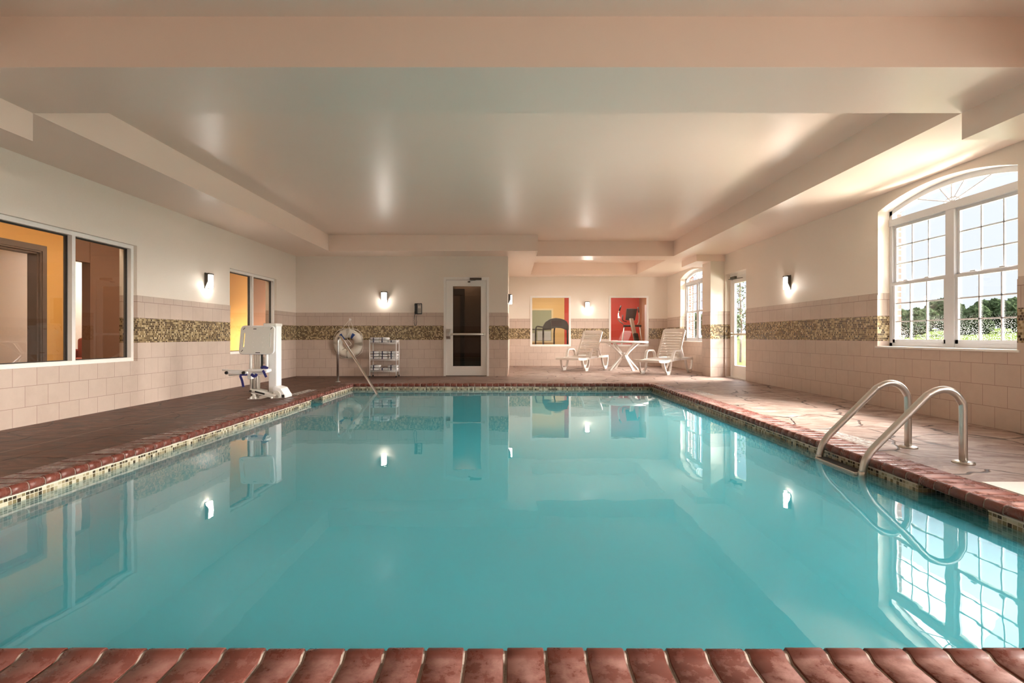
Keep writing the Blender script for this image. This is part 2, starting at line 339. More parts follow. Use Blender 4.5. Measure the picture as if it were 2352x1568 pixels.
# ------------------------------------------------------------------ mesh builder
class MB:
    def __init__(s): s.bm = bmesh.new(); s.smooth = []
    def _mi(s, faces, mi, sm=False):
        for f in faces: f.material_index = mi; f.smooth = sm
    def box(s, x0, x1, y0, y1, z0, z1, mi=0, bev=0.0, rot=None, seg=2):
        v = [s.bm.verts.new((x, y, z)) for x in (x0, x1) for y in (y0, y1) for z in (z0, z1)]
        q = [(0, 1, 3, 2), (4, 6, 7, 5), (0, 4, 5, 1), (2, 3, 7, 6), (0, 2, 6, 4), (1, 5, 7, 3)]
        fs = [s.bm.faces.new([v[i] for i in f]) for f in q]; s._mi(fs, mi)
        if rot is not None:
            for w in v: w.co = rot @ w.co
        if bev:
            es = list({e for f in fs for e in f.edges})
            r = bmesh.ops.bevel(s.bm, geom=es, offset=bev, segments=seg, profile=0.5, affect='EDGES')
            s._mi(r['faces'], mi, True)
        return s
    def obox(s, p0, p1, w, h, mi=0, bev=0.0, up=(0, 0, 1)):
        """a bar from p0 to p1, w wide and h high"""
        a, b = Vector(p0), Vector(p1); d = b-a; L = d.length; d.normalize()
        up = Vector(up); sx = d.cross(up)
        if sx.length < 1e-4: sx = Vector((1, 0, 0))
        sx.normalize(); uu = sx.cross(d)
        mt = Matrix((sx, d, uu)).transposed().to_4x4(); mt.translation = a
        return s.box(-w/2, w/2, 0, L, -h/2, h/2, mi, bev, mt)
    def tube(s, pts, r, n=12, mi=0, cap=True, closed=False):
        pts = [Vector(p) for p in pts]; N = len(pts)
        rr = r if isinstance(r, (list, tuple)) else [r]*N
        def tan(i):
            if closed: return (pts[(i+1) % N]-pts[i-1]).normalized()
            return (pts[min(i+1, N-1)]-pts[max(i-1, 0)]).normalized()
        t0 = tan(0); up = Vector((0, 0, 1)) if abs(t0.z) < .9 else Vector((1, 0, 0))
        nrm = t0.cross(up).normalized(); rings = []
        for i in range(N):
            t = tan(i); nrm = (nrm - t*nrm.dot(t)).normalized(); b = t.cross(nrm)
            rings.append([s.bm.verts.new(pts[i]+(nrm*math.cos(2*PI*k/n)+b*math.sin(2*PI*k/n))*rr[i]) for k in range(n)])
        fs = []
        for i in range(N if closed else N-1):
            A, B = rings[i], rings[(i+1) % N]
            for k in range(n): fs.append(s.bm.faces.new((A[k], A[(k+1) % n], B[(k+1) % n], B[k])))
        s._mi(fs, mi, True)
        if cap and not closed:
            s._mi([s.bm.faces.new(rings[0][::-1]), s.bm.faces.new(rings[-1])], mi)
        return s
    def cyl(s, p0, p1, r, n=20, mi=0): return s.tube([p0, p1], r, n, mi)
    def lathe(s, prof, n=40, mi=0, c=(0, 0, 0)):
        rings = [[s.bm.verts.new((c[0]+r*math.cos(2*PI*k/n), c[1]+r*math.sin(2*PI*k/n), c[2]+z)) for k in range(n)] for r, z in prof]
        fs = []
        for A, B in zip(rings, rings[1:]):
            for k in range(n): fs.append(s.bm.faces.new((A[k], A[(k+1) % n], B[(k+1) % n], B[k])))
        s._mi(fs, mi, True)
        s._mi([s.bm.faces.new(rings[0][::-1]), s.bm.faces.new(rings[-1])], mi); return s
    def prism(s, poly, axis, a0, a1, mi=0, bev=0.0):
        """poly of 2-D points in the two other axes, extruded along axis from a0 to a1"""
        def co(p, a):
            return {'x': (a, p[0], p[1]), 'y': (p[0], a, p[1]), 'z': (p[0], p[1], a)}[axis]
        A = [s.bm.verts.new(co(p, a0)) for p in poly]; B = [s.bm.verts.new(co(p, a1)) for p in poly]
        n = len(poly)
        fs = [s.bm.faces.new(A), s.bm.faces.new(B[::-1])]
        for i in range(n): fs.append(s.bm.faces.new((A[i], B[i], B[(i+1) % n], A[(i+1) % n])))
        s._mi(fs, mi)
        if bev:
            r = bmesh.ops.bevel(s.bm, geom=list({e for f in fs for e in f.edges}), offset=bev, segments=2, profile=.5, affect='EDGES')
            s._mi(r['faces'], mi, True)
        return s
    def build(s, name, mats, parent=None, off=(0, 0, 0)):
        bmesh.ops.recalc_face_normals(s.bm, faces=s.bm.faces)
        if off != (0, 0, 0): bmesh.ops.translate(s.bm, verts=s.bm.verts, vec=-Vector(off))
        me = bpy.data.meshes.new(name); s.bm.to_mesh(me); s.bm.free()
        for m in (mats if isinstance(mats, (list, tuple)) else [mats]): me.materials.append(m)
        o = bpy.data.objects.new(name, me); C.objects.link(o)
        if parent is not None: o.parent = parent
        else: o.location = off
        return o

def tag(o, label=None, cat=None, group=None, kind=None):
    if label: o['label'] = label
    if cat: o['category'] = cat
    if group: o['group'] = group
    if kind: o['kind'] = kind
    return o
def thing(name, label, cat, loc, rz=0.0, group=None, kind=None):
    o = bpy.data.objects.new(name, None); C.objects.link(o); o.location = loc; o.rotation_euler = (0, 0, rz)
    o.empty_display_size = 0.05
    return tag(o, label, cat, group, kind)
def copy_tree(o, parent=None):
    c = o.copy(); C.objects.link(c); c.parent = parent
    for ch in [x for x in bpy.data.objects if x.parent == o]: copy_tree(ch, c)
    return c
def fillet(pts, rad, n=6):
    """round the corners of a polyline"""
    P = [Vector(p) for p in pts]; out = [P[0]]
    rads = rad if isinstance(rad, (list, tuple)) else [rad]*(len(P)-2)
    for i in range(1, len(P)-1):
        a = (P[i-1]-P[i]); b = (P[i+1]-P[i]); r = min(rads[i-1], a.length*.49, b.length*.49)
        A = P[i]+a.normalized()*r; B = P[i]+b.normalized()*r
        for k in range(n+1):
            t = k/n; out.append(A*(1-t)**2+P[i]*2*t*(1-t)+B*t*t)
    out.append(P[-1]); return out

# ------------------------------------------------------------------ the setting
XL, XR = -4.73, 4.57            # side walls
YB, YA, YF = 11.43, 15.35, -4.0  # wall with the door, wall of the alcove, wall behind the camera
XA = -0.086
ZC, ZS = 2.95, 2.62             # raised ceiling, soffit
PL, PR, PB, PF = -2.735, 2.39, 8.97, 1.345   # the pool's walls
ZW = -0.047                     # water
OV = 0.03                       # overhang of the coping
CW = 0.28
HOLE = (PL+OV-CW, PR-OV+CW, PF+OV-CW, PB-OV+CW)

def deck_z(x, y):
    dx = max(HOLE[0]-x, 0, x-HOLE[1]); dy = max(HOLE[2]-y, 0, y-HOLE[3])
    d = math.hypot(dx, dy); return 0.045*max(0.0, 1-d/1.5)

def make_floor():
    m = MB(); bm = m.bm
    def axis(a, b, marks, step=0.3):
        pts = sorted({a, b, *marks}); out = []
        for p, q in zip(pts, pts[1:]):
            n = max(1, round((q-p)/step))
            out += [p+(q-p)*i/n for i in range(n)]
        return out+[b]
    xs = axis(XL-.1, 4.80, [XL, HOLE[0], XA-.1, HOLE[1], XR+.02]); ys = axis(YF-.1, YA+.1, [HOLE[2], HOLE[3], YB+.1, 10.2, 11.19])
    V = {}
    def vt(x, y):
        k = (round(x, 4), round(y, 4))
        if k not in V: V[k] = bm.verts.new((x, y, deck_z(x, y)))
        return V[k]
    for x0, x1 in zip(xs, xs[1:]):
        for y0, y1 in zip(ys, ys[1:]):
            cx, cy = (x0+x1)/2, (y0+y1)/2
            if HOLE[0] < cx < HOLE[1] and HOLE[2] < cy < HOLE[3]: continue
            if cy > YB+.1 and cx < XA-.1: continue
            if cx > XR+.02 and not (10.2 < cy < 11.19): continue
            bm.faces.new((vt(x0, y0), vt(x1, y0), vt(x1, y1), vt(x0, y1)))
    r = bmesh.ops.extrude_face_region(bm, geom=bm.faces[:])
    bmesh.ops.translate(bm, verts=[v for v in r['geom'] if isinstance(v, bmesh.types.BMVert)], vec=(0, 0, -0.12))
    o = m.build('floor', M['deck']); tag(o, 'brown stamped stone pool deck', 'floor', kind='structure')
make_floor()

def wall(name, ax, c, out, u0, u1, openings, mat, z1=2.97, thick=0.22, label=None, tile_top=1.386, z0=-0.03):
    """a wall whose room face lies at c on axis ax ('x' or 'y'); out = +1/-1 towards the outside.
       openings: (u0, u1, z0, z1, rise); the tiled part stands 7 mm proud of the paint"""
    m = MB()
    def bx(a, b, p, q, front):
        c0, c1 = sorted((c-out*front, c+out*thick))
        if ax == 'x': m.box(c0, c1, a, b, p, q)
        else: m.box(a, b, c0, c1, p, q)
    us = sorted({u0, u1, *[o[0] for o in openings], *[o[1] for o in openings]})
    for a, b in zip(us, us[1:]):
        if b-a < 1e-5: continue
        mid = (a+b)/2; op = [o for o in openings if o[0] < mid < o[1]]
        spans = [(z0, z1)] if not op else [(z0, op[0][2]), (op[0][3]+op[0][4], z1)]
        for p, q in spans:
            if q-p < 1e-4: continue
            if q <= tile_top: bx(a, b, p, q, 0.007)
            elif p >= tile_top: bx(a, b, p, q, 0)
            else: bx(a, b, p, tile_top, 0.007); bx(a, b, tile_top, q, 0)
        if op and op[0][4] > 0:     # the arch: fill between the curve and the flat span above it
            o = op[0]; rise = o[4]; h = (b-a)/2; R = (h*h+rise*rise)/(2*rise); n = 24
            def za(t): return o[3]+rise-R+math.sqrt(max(0, R*R-(t-mid)**2))
            for i in range(n):
                s0, s1 = a+(b-a)*i/n, a+(b-a)*(i+1)/n
                c0, c1 = sorted((c, c+out*thick))
                poly = [(s0, za(s0)), (s1, za(s1)), (s1, o[3]+rise), (s0, o[3]+rise)]
                if poly[0][1] > poly[3][1]-1e-5: poly = poly[:3]
                elif poly[1][1] > poly[2][1]-1e-5: poly = [poly[0], poly[2], poly[3]]
                m.prism(poly, ax, c0, c1)
    o = m.build(name, mat); return tag(o, label or name.replace('_', ' '), 'wall', kind='structure')

AW = [(4.72, 6.525), (12.37, 14.17), (0.3, 2.1), (-3.2, -1.4)]       # arched windows in the right wall; the last two are added, unseen
arch = [(a, b, 0.745, 2.42, 0.145) for a, b in AW]
wall('wall_left', 'x', XL, -1, YF, YB+.22, [(4.79, 6.588, .56, 2.01, 0), (8.757, 10.49, .565, 2.015, 0)], M['wall'], label='long left wall, painted above beige tile with a mosaic band')
wall('wall_right', 'x', XR, 1, YF, YA+.2, arch+[(10.2, 11.19, -.03, 2.19, 0)], M['wall_r'], thick=.17, label='right wall with arched windows above beige tile')
wall('wall_back', 'y', YB, 1, XL-.2, XA-.007, [(-1.495, -.505, -.03, 2.162, 0)], M['wall'], label='back wall with the glazed door and the life ring')
wall('wall_alcove', 'x', XA, -1, YB+.22, YA+.2, [], M['wall'], thick=.19, label='short side wall of the alcove')
wall('wall_far', 'y', YA, 1, XA-.2, 4.95, [(.537, 1.726, .576, 2.055, 0), (2.85, 4.01, .576, 2.055, 0)], M['wall'], label='far alcove wall with two windows to the fitness room')
wall('wall_front', 'y', YF, -1, XL-.2, XR+.2, [], M['wall'], label='wall behind the viewer')
# the end of the back wall's return: the tiled faces of the pilaster beside the outside door
m = MB(); m.box(4.263, XR+.02, 11.227, 11.72, -.03, 1.386); m.box(4.27, XR+.02, 11.234, 11.713, 1.386, 2.55)
tag(m.build('trim_1', M['wall_r']), 'tiled pilaster between the outside door and the alcove window', 'pilaster', kind='structure')

# outer brick skin of the building, seen past the window frames
wall('wall_outside', 'x', XR+.172, 1, YF, YA+4, [(a+.0, b-.0, .70, 2.42, .145) for a, b in AW]+[(9.7, 11.9, -.2, 2.5, 0)], M['brick'], thick=.12, z1=3.4, z0=-.3, tile_top=-9, label='red brick outer face of the building')

m = MB()
B = m.box
B(XL-.2, 4.95, YF-.2, YA+.2, ZC, ZC+.15)
B(XL-.1, -3.76, 4.1, YB+.1, ZS, ZC+.02); B(XL-.1, -3.76, YF-.1, 4.1, 2.40, ZC+.02)
B(3.53, XR+.1, 4.1, YA+.1, ZS, ZC+.02); B(3.53, XR+.1, YF-.1, 4.1, 2.41, ZC+.02)
B(-3.76, 3.53, 3.40, 4.10, ZS, ZC+.02)
B(-3.76, .53, 10.72, YB+.1, ZS, ZC+.02)
B(.53, 3.53, 11.40, 12.0, ZS, ZC+.02)
B(XA-.1, .53, YB+.1, YA+.1, ZS, ZC+.02); B(.53, 3.53, 14.8, YA+.1, ZS, ZC+.02)
B(3.955, XR+.05, 11.2, 12.18, 2.48, ZS+.01)
tag(m.build('ceiling', M['ceiling']), 'satin painted ceiling with dropped soffits and a cross beam', 'ceiling', kind='structure')

# ---- pool shell, waterline mosaic, coping, water
m = MB()
SKL = (7.11, 7.54, PL); SKR = (2.62, 3.075, PR)       # skimmer mouths
def shellwall(m, z0, z1, mi, th=.25, skim=False):
    def side(x, out, sk):
        a, b = sorted((x, x+out*th)); segs = [(PF-th, sk[0]), (sk[1], PB+th)] if skim else [(PF-th, PB+th)]
        for p, q in segs: m.box(a, b, p, q, z0, z1, mi)
        if skim:
            a, b = sorted((x+out*.16, x+out*th)); m.box(a, b, sk[0], sk[1], z0, z1, mi)
    side(PL, -1, SKL); side(PR, 1, SKR)
    m.box(PL, PR, PB, PB+th, z0, z1, mi); m.box(PL, PR, PF-th, PF, z0, z1, mi)
shellwall(m, -1.35, -.17, 1); shellwall(m, -.17, -.007, 0, skim=True)
m.box(PL-.25, PR+.25, PF-.25, PB+.25, -1.5, -1.35, 1)
tag(m.build('trim_2', [M['mosaic'], M['plaster']]), 'pool walls with a band of small mosaic tiles at the waterline', 'pool', kind='structure')
m = MB()
for (a, b, c_, d) in ((PL-.2, PL+.004, PF-.2, SKL[0]), (PL-.2, PL+.004, SKL[1], PB+.2), (PR-.004, PR+.2, PF-.2, SKR[0]), (PR-.004, PR+.2, SKR[1], PB+.2),
                      (PL, PR, PB-.004, PB+.2), (PL, PR, PF-.2, PF+.004), (PL-.2, PL-.155, SKL[0], SKL[1]), (PR+.155, PR+.2, SKR[0], SKR[1])):
    m.box(a, b, c_, d, -.007, .006)
tag(m.build('trim_3', M['grout']), 'pale grout bed under the coping bricks', 'grout', kind='structure')

PROF = [(.04, .004), (.010, .007), (.001, .016), (0, .030), (.003, .046), (.010, .056), (.020, .060), (.032, .059), (.044, .051), (.056, .0465), (CW, .0455), (CW, .004)]
def row(mb, side, a, b, mi, gap, mortar=False):
    """coping along one side of the pool: profile (u outward, z) extruded between a and b"""
    n = max(1, round((b-a)/.103)); step = (b-a)/n
    for i in range(n):
        p, q = a+i*step, a+(i+1)*step
        if not mortar: p += gap/2; q -= gap/2
        prof = PROF if not mortar else [(u+.004 if u < .2 else u-.0, z-.0045 if z > .01 else z) for u, z in PROF]
        jit = random.uniform(-.0015, .0015) if not mortar else 0
        def pt(u, z, t):
            z += jit
            if side == 'L': return (PL+OV-u, t, z)
            if side == 'R': return (PR-OV+u, t, z)
            if side == 'B': return (t, PB-OV+u, z)
            return (t, PF+OV-u, z)
        rings = []
        e = 0 if mortar else .0022
        for t, sh in ((p, 1), (p+e, 0), (q-e, 0), (q, 1)) if e else ((p, 0), (q, 0)):
            ring = []
            for (u, z) in prof:
                uu = u; zz = z
                if sh: zz = z-.0018 if z > .01 else z; uu = u+.0018 if u < .02 else u
                ring.append(mb.bm.verts.new(pt(uu, zz, t)))
            rings.append(ring)
        k = len(prof); fs = []
        for A, Bq in zip(rings, rings[1:]):
            for j in range(k): fs.append(mb.bm.faces.new((A[j], A[(j+1) % k], Bq[(j+1) % k], Bq[j])))
        for f in fs: f.smooth = True; f.material_index = mi
        for r_ in (rings[0], rings[-1][::-1]):
            f = mb.bm.faces.new(r_); f.material_index = mi
m = MB(); XN0, XN1, YN0, YN1 = PL+OV, PR-OV, PF+OV, PB-OV
for side, a, b in (('L', YN0, YN1), ('R', YN0, YN1), ('B', XN0, XN1), ('F', XN0, XN1)):
    row(m, side, a, b, 0, .0095); row(m, side, a, b, 1, 0, True)
for cx in ((XN0-CW, XN0), (XN1, XN1+CW)):
    for cy in ((YN0-CW, YN0), (YN1, YN1+CW)):
        m.box(*cx, *cy, .004, .0455, 0, .002)
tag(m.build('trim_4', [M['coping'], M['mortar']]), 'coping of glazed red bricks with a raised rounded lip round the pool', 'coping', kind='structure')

m = MB(); m.box(PL+.0005, PR-.0005, PF+.0005, PB-.0005, -1.349, ZW)
m.box(PL-.154, PL+.0005, SKL[0]+.001, SKL[1]-.001, -.169, ZW); m.box(PR-.0005, PR+.154, SKR[0]+.001, SKR[1]-.001, -.169, ZW)
w = m.build('pool_water', M['water']); tag(w, 'still teal water filling the pool', 'water', kind='structure')
# corner steps under the water at the grab rail
m = MB()
for i, (rr, zt) in enumerate(((.55, -.28), (.85, -.53), (1.15, -.78), (1.45, -1.03))):
    m.prism([(PL+.001, PB-.001), (PL+.001, PB-rr-.45), (PL+rr*.8, PB-rr*.8), (PL+rr+.45, PB-.001)], 'z', -1.35, zt)
tag(m.build('trim_5', M['plaster']), 'submerged corner steps at the back left of the pool', 'pool steps', kind='structure')

# ---- windows
def arched_window(idx, y0, y1, label):
    X0, X1 = XR+.145, XR+.20; zs, zb = 2.42, .745; rise = .145
    root = thing('window_%d' % idx, label, 'window', (X0, (y0+y1)/2, zb), kind='structure'); off = (X0, (y0+y1)/2, zb)
    mid = (y0+y1)/2; h = (y1-y0)/2; R = (h*h+rise*rise)/(2*rise)
    def za(t): return zs+rise-R+math.sqrt(R*R-(t-mid)**2)
    m = MB(); fw = .045
    m.box(X0, X1, y0, y0+fw, zb, zs); m.box(X0, X1, y1-fw, y1, zb, zs); m.box(X0, X1, y0, y1, zb, zb+fw)
    n = 28
    for i in range(n):
        a, b = y0+(y1-y0)*i/n, y0+(y1-y0)*(i+1)/n
        m.prism([(a, za(a)-.06), (b, za(b)-.06), (b, za(b)+.002), (a, za(a)+.002)], 'x', X0, X1)
    m.box(X0-.012, X1, y0, y1, 2.235, 2.315)                       # transom
    m.box(X0-.006, X1, mid-.055, mid+.055, zb, 2.235)              # mullion
    m.build('window_frame', M['vinyl'], root, off)
    m = MB(); m.box(XR-.02, X0+.01, y0-.03, y1+.03, zb-.022, zb+.002, bev=.004)
    m.build('window_sill', M['white_paint'], root, off)
    m = MB(); cy, cz = mid, 2.315                                  # sunburst bars of the fanlight
    for ang in (18, 50, 90, 130, 162):
        a = math.radians(ang); t = 0
        while True:
            t += .01; yy = cy+math.cos(a)*t; zz = cz+math.sin(a)*t
            if abs(yy-mid) > h-.05 or zz > za(yy)-.05: break
        m.obox((X0+.02, cy, cz), (X0+.02, cy+math.cos(a)*t, cz+math.sin(a)*t), .012, .014, up=(1, 0, 0))
    m.tube([(X0+.02, cy+.10*math.cos(PI*k/12), cz+.05*math.sin(PI*k/12)) for k in range(13)], .008, 8)
    m.build('fanlight_bars', M['vinyl'], root, off)
    for a, b in ((y0+fw, mid-.055), (mid+.055, y1-fw)):
        for lo, z0_, z1_, xo in ((True, zb+fw, 1.53, 0.0), (False, 1.50, 2.235, .022)):
            m = MB(); s_ = .036; xa, xb = X0+.006+xo, X0+.028+xo
            m.box(xa, xb, a, a+s_, z0_, z1_); m.box(xa, xb, b-s_, b, z0_, z1_)
            m.box(xa, xb, a, b, z0_, z0_+s_+.006); m.box(xa-.006, xb, a, b, z1_-s_, z1_)
            for k in (1, 2):
                yy = a+s_+(b-a-2*s_)*k/3; m.box(xa+.006, xb-.004, yy-.008, yy+.008, z0_, z1_)
                zz = z0_+s_+(z1_-z0_-2*s_)*k/3; m.box(xa+.006, xb-.004, a, b, zz-.008, zz+.008)
            sash = m.build('sash', M['vinyl'], root, off)
            if lo:
                for f in (.3, .7):
                    m = MB(); yy = a+(b-a)*f; m.box(xa-.028, xa-.004, yy-.03, yy+.03, z1_, z1_+.016, bev=.004)
                    m.build('sash_lock', M['vinyl'], sash, off)
    m = MB(); m.box(X0+.03, X0+.033, y0+.01, y1-.01, zb+.01, 2.42)
    for i in range(n):
        a, b = y0+(y1-y0)*i/n, y0+(y1-y0)*(i+1)/n
        a, b = max(a, y0+.01), min(b, y1-.01)
        m.prism([(a, 2.42), (b, 2.42), (b, max(za(b)-.01, 2.421)), (a, max(za(a)-.01, 2.421))], 'x', X0+.03, X0+.033)
    m.build('window_pane', M['glass'], root, off)
arched_window(1, *AW[0], 'large arched window with white grilles over lawn and trees')
arched_window(2, *AW[1], 'arched window in the alcove half hidden by the pilaster')
arched_window(3, *AW[2], 'added unseen arched window beside the viewer'); arched_window(4, *AW[3], 'added unseen arched window behind the viewer')  # both added out of view to carry fill light

def lobby_window(idx, y0, y1, z0, z1, label):
    xa, xb = XL-.095, XL-.042; off = (XL, (y0+y1)/2, z0)
    root = thing('window_%d' % idx, label, 'window', off, kind='structure'); mid = (y0+y1)/2
    m = MB(); w_ = .045
    m.box(xa, xb, y0, y1, z1-w_, z1); m.box(xa, xb, y0, y1, z0, z0+w_)
    m.box(xa, xb, y0, y0+w_, z0+w_, z1-w_); m.box(xa, xb, y1-w_, y1, z0+w_, z1-w_); m.box(xa, xb, mid-w_/2, mid+w_/2, z0+w_, z1-w_)
    m.build('window_frame', M['white_paint'], root, off)
    m = MB()
    for a, b in ((y0+w_, mid-w_/2), (mid+w_/2, y1-w_)):
        for (p, q, r, s_) in ((a, b, z1-w_-.012, z1-w_), (a, b, z0+w_, z0+w_+.008), (b-.014, b, z0+w_, z1-w_), (a, a+.014, z0+w_, z1-w_)):
            m.box(xa-.03, xa+.004, p, q, r, s_)
    m.build('gasket', M['gasket'], root, off)
    for a, b in ((y0+w_, mid-w_/2), (mid+w_/2, y1-w_)):
        m = MB(); m.box(xa-.004, xa-.001, a, b, z0+w_, z1-w_); m.build('window_pane', M['glass_in'], root, off)
lobby_window(5, 4.79, 6.588, .56, 2.01, 'nearer two-pane window in the left wall, looking into the orange lobby')
lobby_window(6, 8.757, 10.49, .565, 2.015, 'farther two-pane window in the left wall behind the pool lift')

def gym_window(idx, x0, x1, label):
    z0, z1 = .576, 2.055; off = ((x0+x1)/2, YA, z0); ya, yb = YA-.014, YA+.05; w_ = .055
    root = thing('window_%d' % idx, label, 'window', off, kind='structure')
    m = MB(); m.box(x0, x1, ya, yb, z1-w_, z1); m.box(x0, x1, ya, yb, z0, z0+w_)
    m.box(x0, x0+w_, ya, yb, z0+w_, z1-w_); m.box(x1-w_, x1, ya, yb, z0+w_, z1-w_)
    m.build('window_frame', M['white_paint'], root, off)
    m = MB(); m.box(x0+w_, x1-w_, YA+.02, YA+.023, z0+w_, z1-w_); m.build('window_pane', M['glass_in'], root, off)
gym_window(7, .537, 1.726, 'left window in the far alcove wall with a treadmill behind it')
gym_window(8, 2.85, 4.01, 'right window in the far alcove wall with a red wall behind it')

# ---- doors
off = (-1.0, YB, 0)
root = thing('door_1', 'white metal door with tall dark glass and a push bar in the back wall', 'door', off, kind='structure')
m = MB(); ya, yb = YB-.012, YB+.12
m.box(-1.495, -1.445, ya, yb, -.0, 2.162, bev=.003); m.box(-.555, -.505, ya, yb, 0, 2.162, bev=.003); m.box(-1.445, -.555, ya, yb, 2.10, 2.162, bev=.003)
m.build('door_frame', M['white_paint'], root, off)
m = MB(); gx0, gx1, gz0, gz1 = -1.295, -.68, .215, 1.965; y0_, y1_ = YB+.012, YB+.055
m.box(-1.442, gx0, y0_, y1_, .012, 2.097); m.box(gx1, -.560, y0_, y1_, .012, 2.097); m.box(gx0, gx1, y0_, y1_, .012, gz0); m.box(gx0, gx1, y0_, y1_, gz1, 2.097)
leaf = m.build('door_leaf', M['white_paint'], root, off)
m = MB(); m.box(gx0, gx1, YB+.03, YB+.036, gz0, gz1); m.build('door_glass', M['glass_dark'], leaf, off)
m = MB(); m.tube([(-1.335, YB-.045, .915), (-.60, YB-.045, .915)], .017, 14); m.box(-1.35, -.60, YB-.06, YB-.03, .893, .937, bev=.006)
m.box(-.625, -.59, YB-.062, YB+.012, .885, .945, bev=.006)
pb = m.build('push_bar', M['alu'], root, off)
m = MB(); m.prism([(YB+.012, .80), (YB-.03, .81), (YB-.075, .87), (YB-.075, .96), (YB-.03, 1.025), (YB+.012, 1.03)], 'x', -1.435, -1.345, bev=.006)
m.build('latch_case', M['steel'], pb, off)
m = MB(); m.box(-.92, -.665, YB-.05, YB-.012, 2.095, 2.145, 0, .004); m.obox((-.79, YB-.06, 2.09), (-.94, YB-.10, 2.065), .02, .008); m.box(-.965, -.91, YB-.06, YB+.01, 2.045, 2.065, bev=.003)
m.build('door_closer', M['dark_metal'], root, off)
m = MB(); m.box(-1.445, -.555, YB-.02, YB+.15, -.005, .011); m.build('threshold', M['dark_metal'], root, off)

off = (XR+.14, 10.695, 0)
root = thing('door_2', 'white glazed outside door standing in the right wall beside the pilaster', 'door', off, kind='structure')
m = MB(); xa, xb = XR+.10, XR+.17
m.box(xa, xb, 10.2, 10.25, 0, 2.19); m.box(xa, xb, 11.14, 11.19, 0, 2.19); m.box(xa, xb, 10.25, 11.14, 2.12, 2.19)
m.build('door_frame', M['white_paint'], root, off)
m = MB(); xa, xb = XR+.115, XR+.16; g0, g1 = 10.37, 11.0
m.box(xa, xb, 10.255, g0, .02, 2.115); m.box(xa, xb, g1, 11.135, .02, 2.115); m.box(xa, xb, g0, g1, .02, .26); m.box(xa, xb, g0, g1, 1.98, 2.115)
leaf = m.build('door_leaf', M['white_paint'], root, off)
m = MB(); m.box(XR+.135, XR+.14, g0, g1, .26, 1.98); m.build('door_glass', M['glass'], leaf, off)
m = MB(); m.box(XR+.055, XR+.09, 10.3, 11.1, .89, .93, bev=.006); m.box(XR+.055, XR+.115, 11.05, 11.12, .87, .95, bev=.006)
m.build('push_bar', M['alu'], root, off)
m = MB(); m.box(XR+.05, XR+.10, 10.85, 11.07, 2.06, 2.12, bev=.004); m.obox((XR+.05, 10.95, 2.05), (XR-.10, 10.78, 2.04), .02, .01); m.obox((XR-.10, 10.78, 2.04), (XR+.11, 10.6, 2.06), .02, .01)
m.build('door_closer', M['dark_metal'], root, off)
m = MB(); m.box(XR+.0, XR+.2, 10.2, 11.19, -.03, .016); m.build('threshold', M['alu'], root, off)

# ------------------------------------------------------------------ rooms behind the glass
m = MB(); LX = -6.5
m.box(LX-.12, LX, 3.0, 5.95, -.1, 2.62); m.box(LX-.12, LX, 7.17, 7.70, -.1, 2.62); m.box(LX-.12, LX, 7.70, 8.04, 2.25, 2.62); m.box(LX-.12, LX, 5.95, 7.17, 2.02, 2.62)
m.box(LX-.12, LX, 8.70, 16.2, -.1, 2.62)
m.box(LX-.12, XL-.22, 16.2, 16.3, -.1, 2.62); m.box(LX-.12, XL-.22, 2.9, 3.0, -.1, 2.62)
tag(m.build('wall_lobby', M['orange']), 'orange wall of the lobby behind the left windows', 'wall', kind='structure')
m = MB(); m.box(LX-.12, LX+.01, 8.04, 8.70, -.1, 2.62); m.box(LX-.1, LX+.005, 7.70, 8.04, 2.0, 2.62); m.box(LX, LX+.05, 12.95, 13.95, 0, 2.62)
m.box(-9.2, -9.1, 3.0, 8.9, -.1, 2.62); m.box(-9.2, LX-.12, 2.9, 3.0, -.1, 2.62)
tag(m.build('wall_lobby_brown', M['brownwall']), 'brown wall sections of the lobby', 'wall', kind='structure')
m = MB(); m.box(-9.2, -9.1, 8.9, 12.0, -.1, 2.62); m.box(-9.2, LX-.12, 12, 12.1, -.1, 2.62)
tag(m.build('wall_lobby_pale', M['white_paint']), 'pale wall of the room beyond the lobby', 'wall', kind='structure')
m = MB(); m.box(-9.3, XL-.2, 2.8, 16.3, -.12, -.02)
tag(m.build('floor_lobby', M['lobby_floor']), 'dark lobby floor', 'floor', kind='structure')
m = MB(); m.box(-9.3, XL-.2, 2.8, 16.3, 2.62, 2.72)
tag(m.build('ceiling_lobby', M['ceiling']), 'lobby ceiling', 'ceiling', kind='structure')
off = (LX, 6.56, -.02)
root = thing('door_3', 'dark wood doorway in the orange lobby wall', 'doorway', off, kind='structure')
m = MB()
for a, b in ((5.85, 5.95), (7.17, 7.27)): m.box(LX-.0, LX+.03, a, b, -.02, 2.02); m.box(LX+.03, LX+.042, a+.02, b-.02, -.02, 2.04)
m.box(LX, LX+.03, 5.85, 7.27, 2.02, 2.12); m.box(LX+.03, LX+.042, 5.87, 7.25, 2.04, 2.10)
m.box(LX-.13, LX+.002, 7.145, 7.172, -.02, 2.02); m.box(LX-.13, LX+.002, 5.948, 5.975, -.02, 2.02); m.box(LX-.13, LX+.002, 5.95, 7.17, 1.995, 2.022)
m.build('door_casing', M['wood'], root, off)

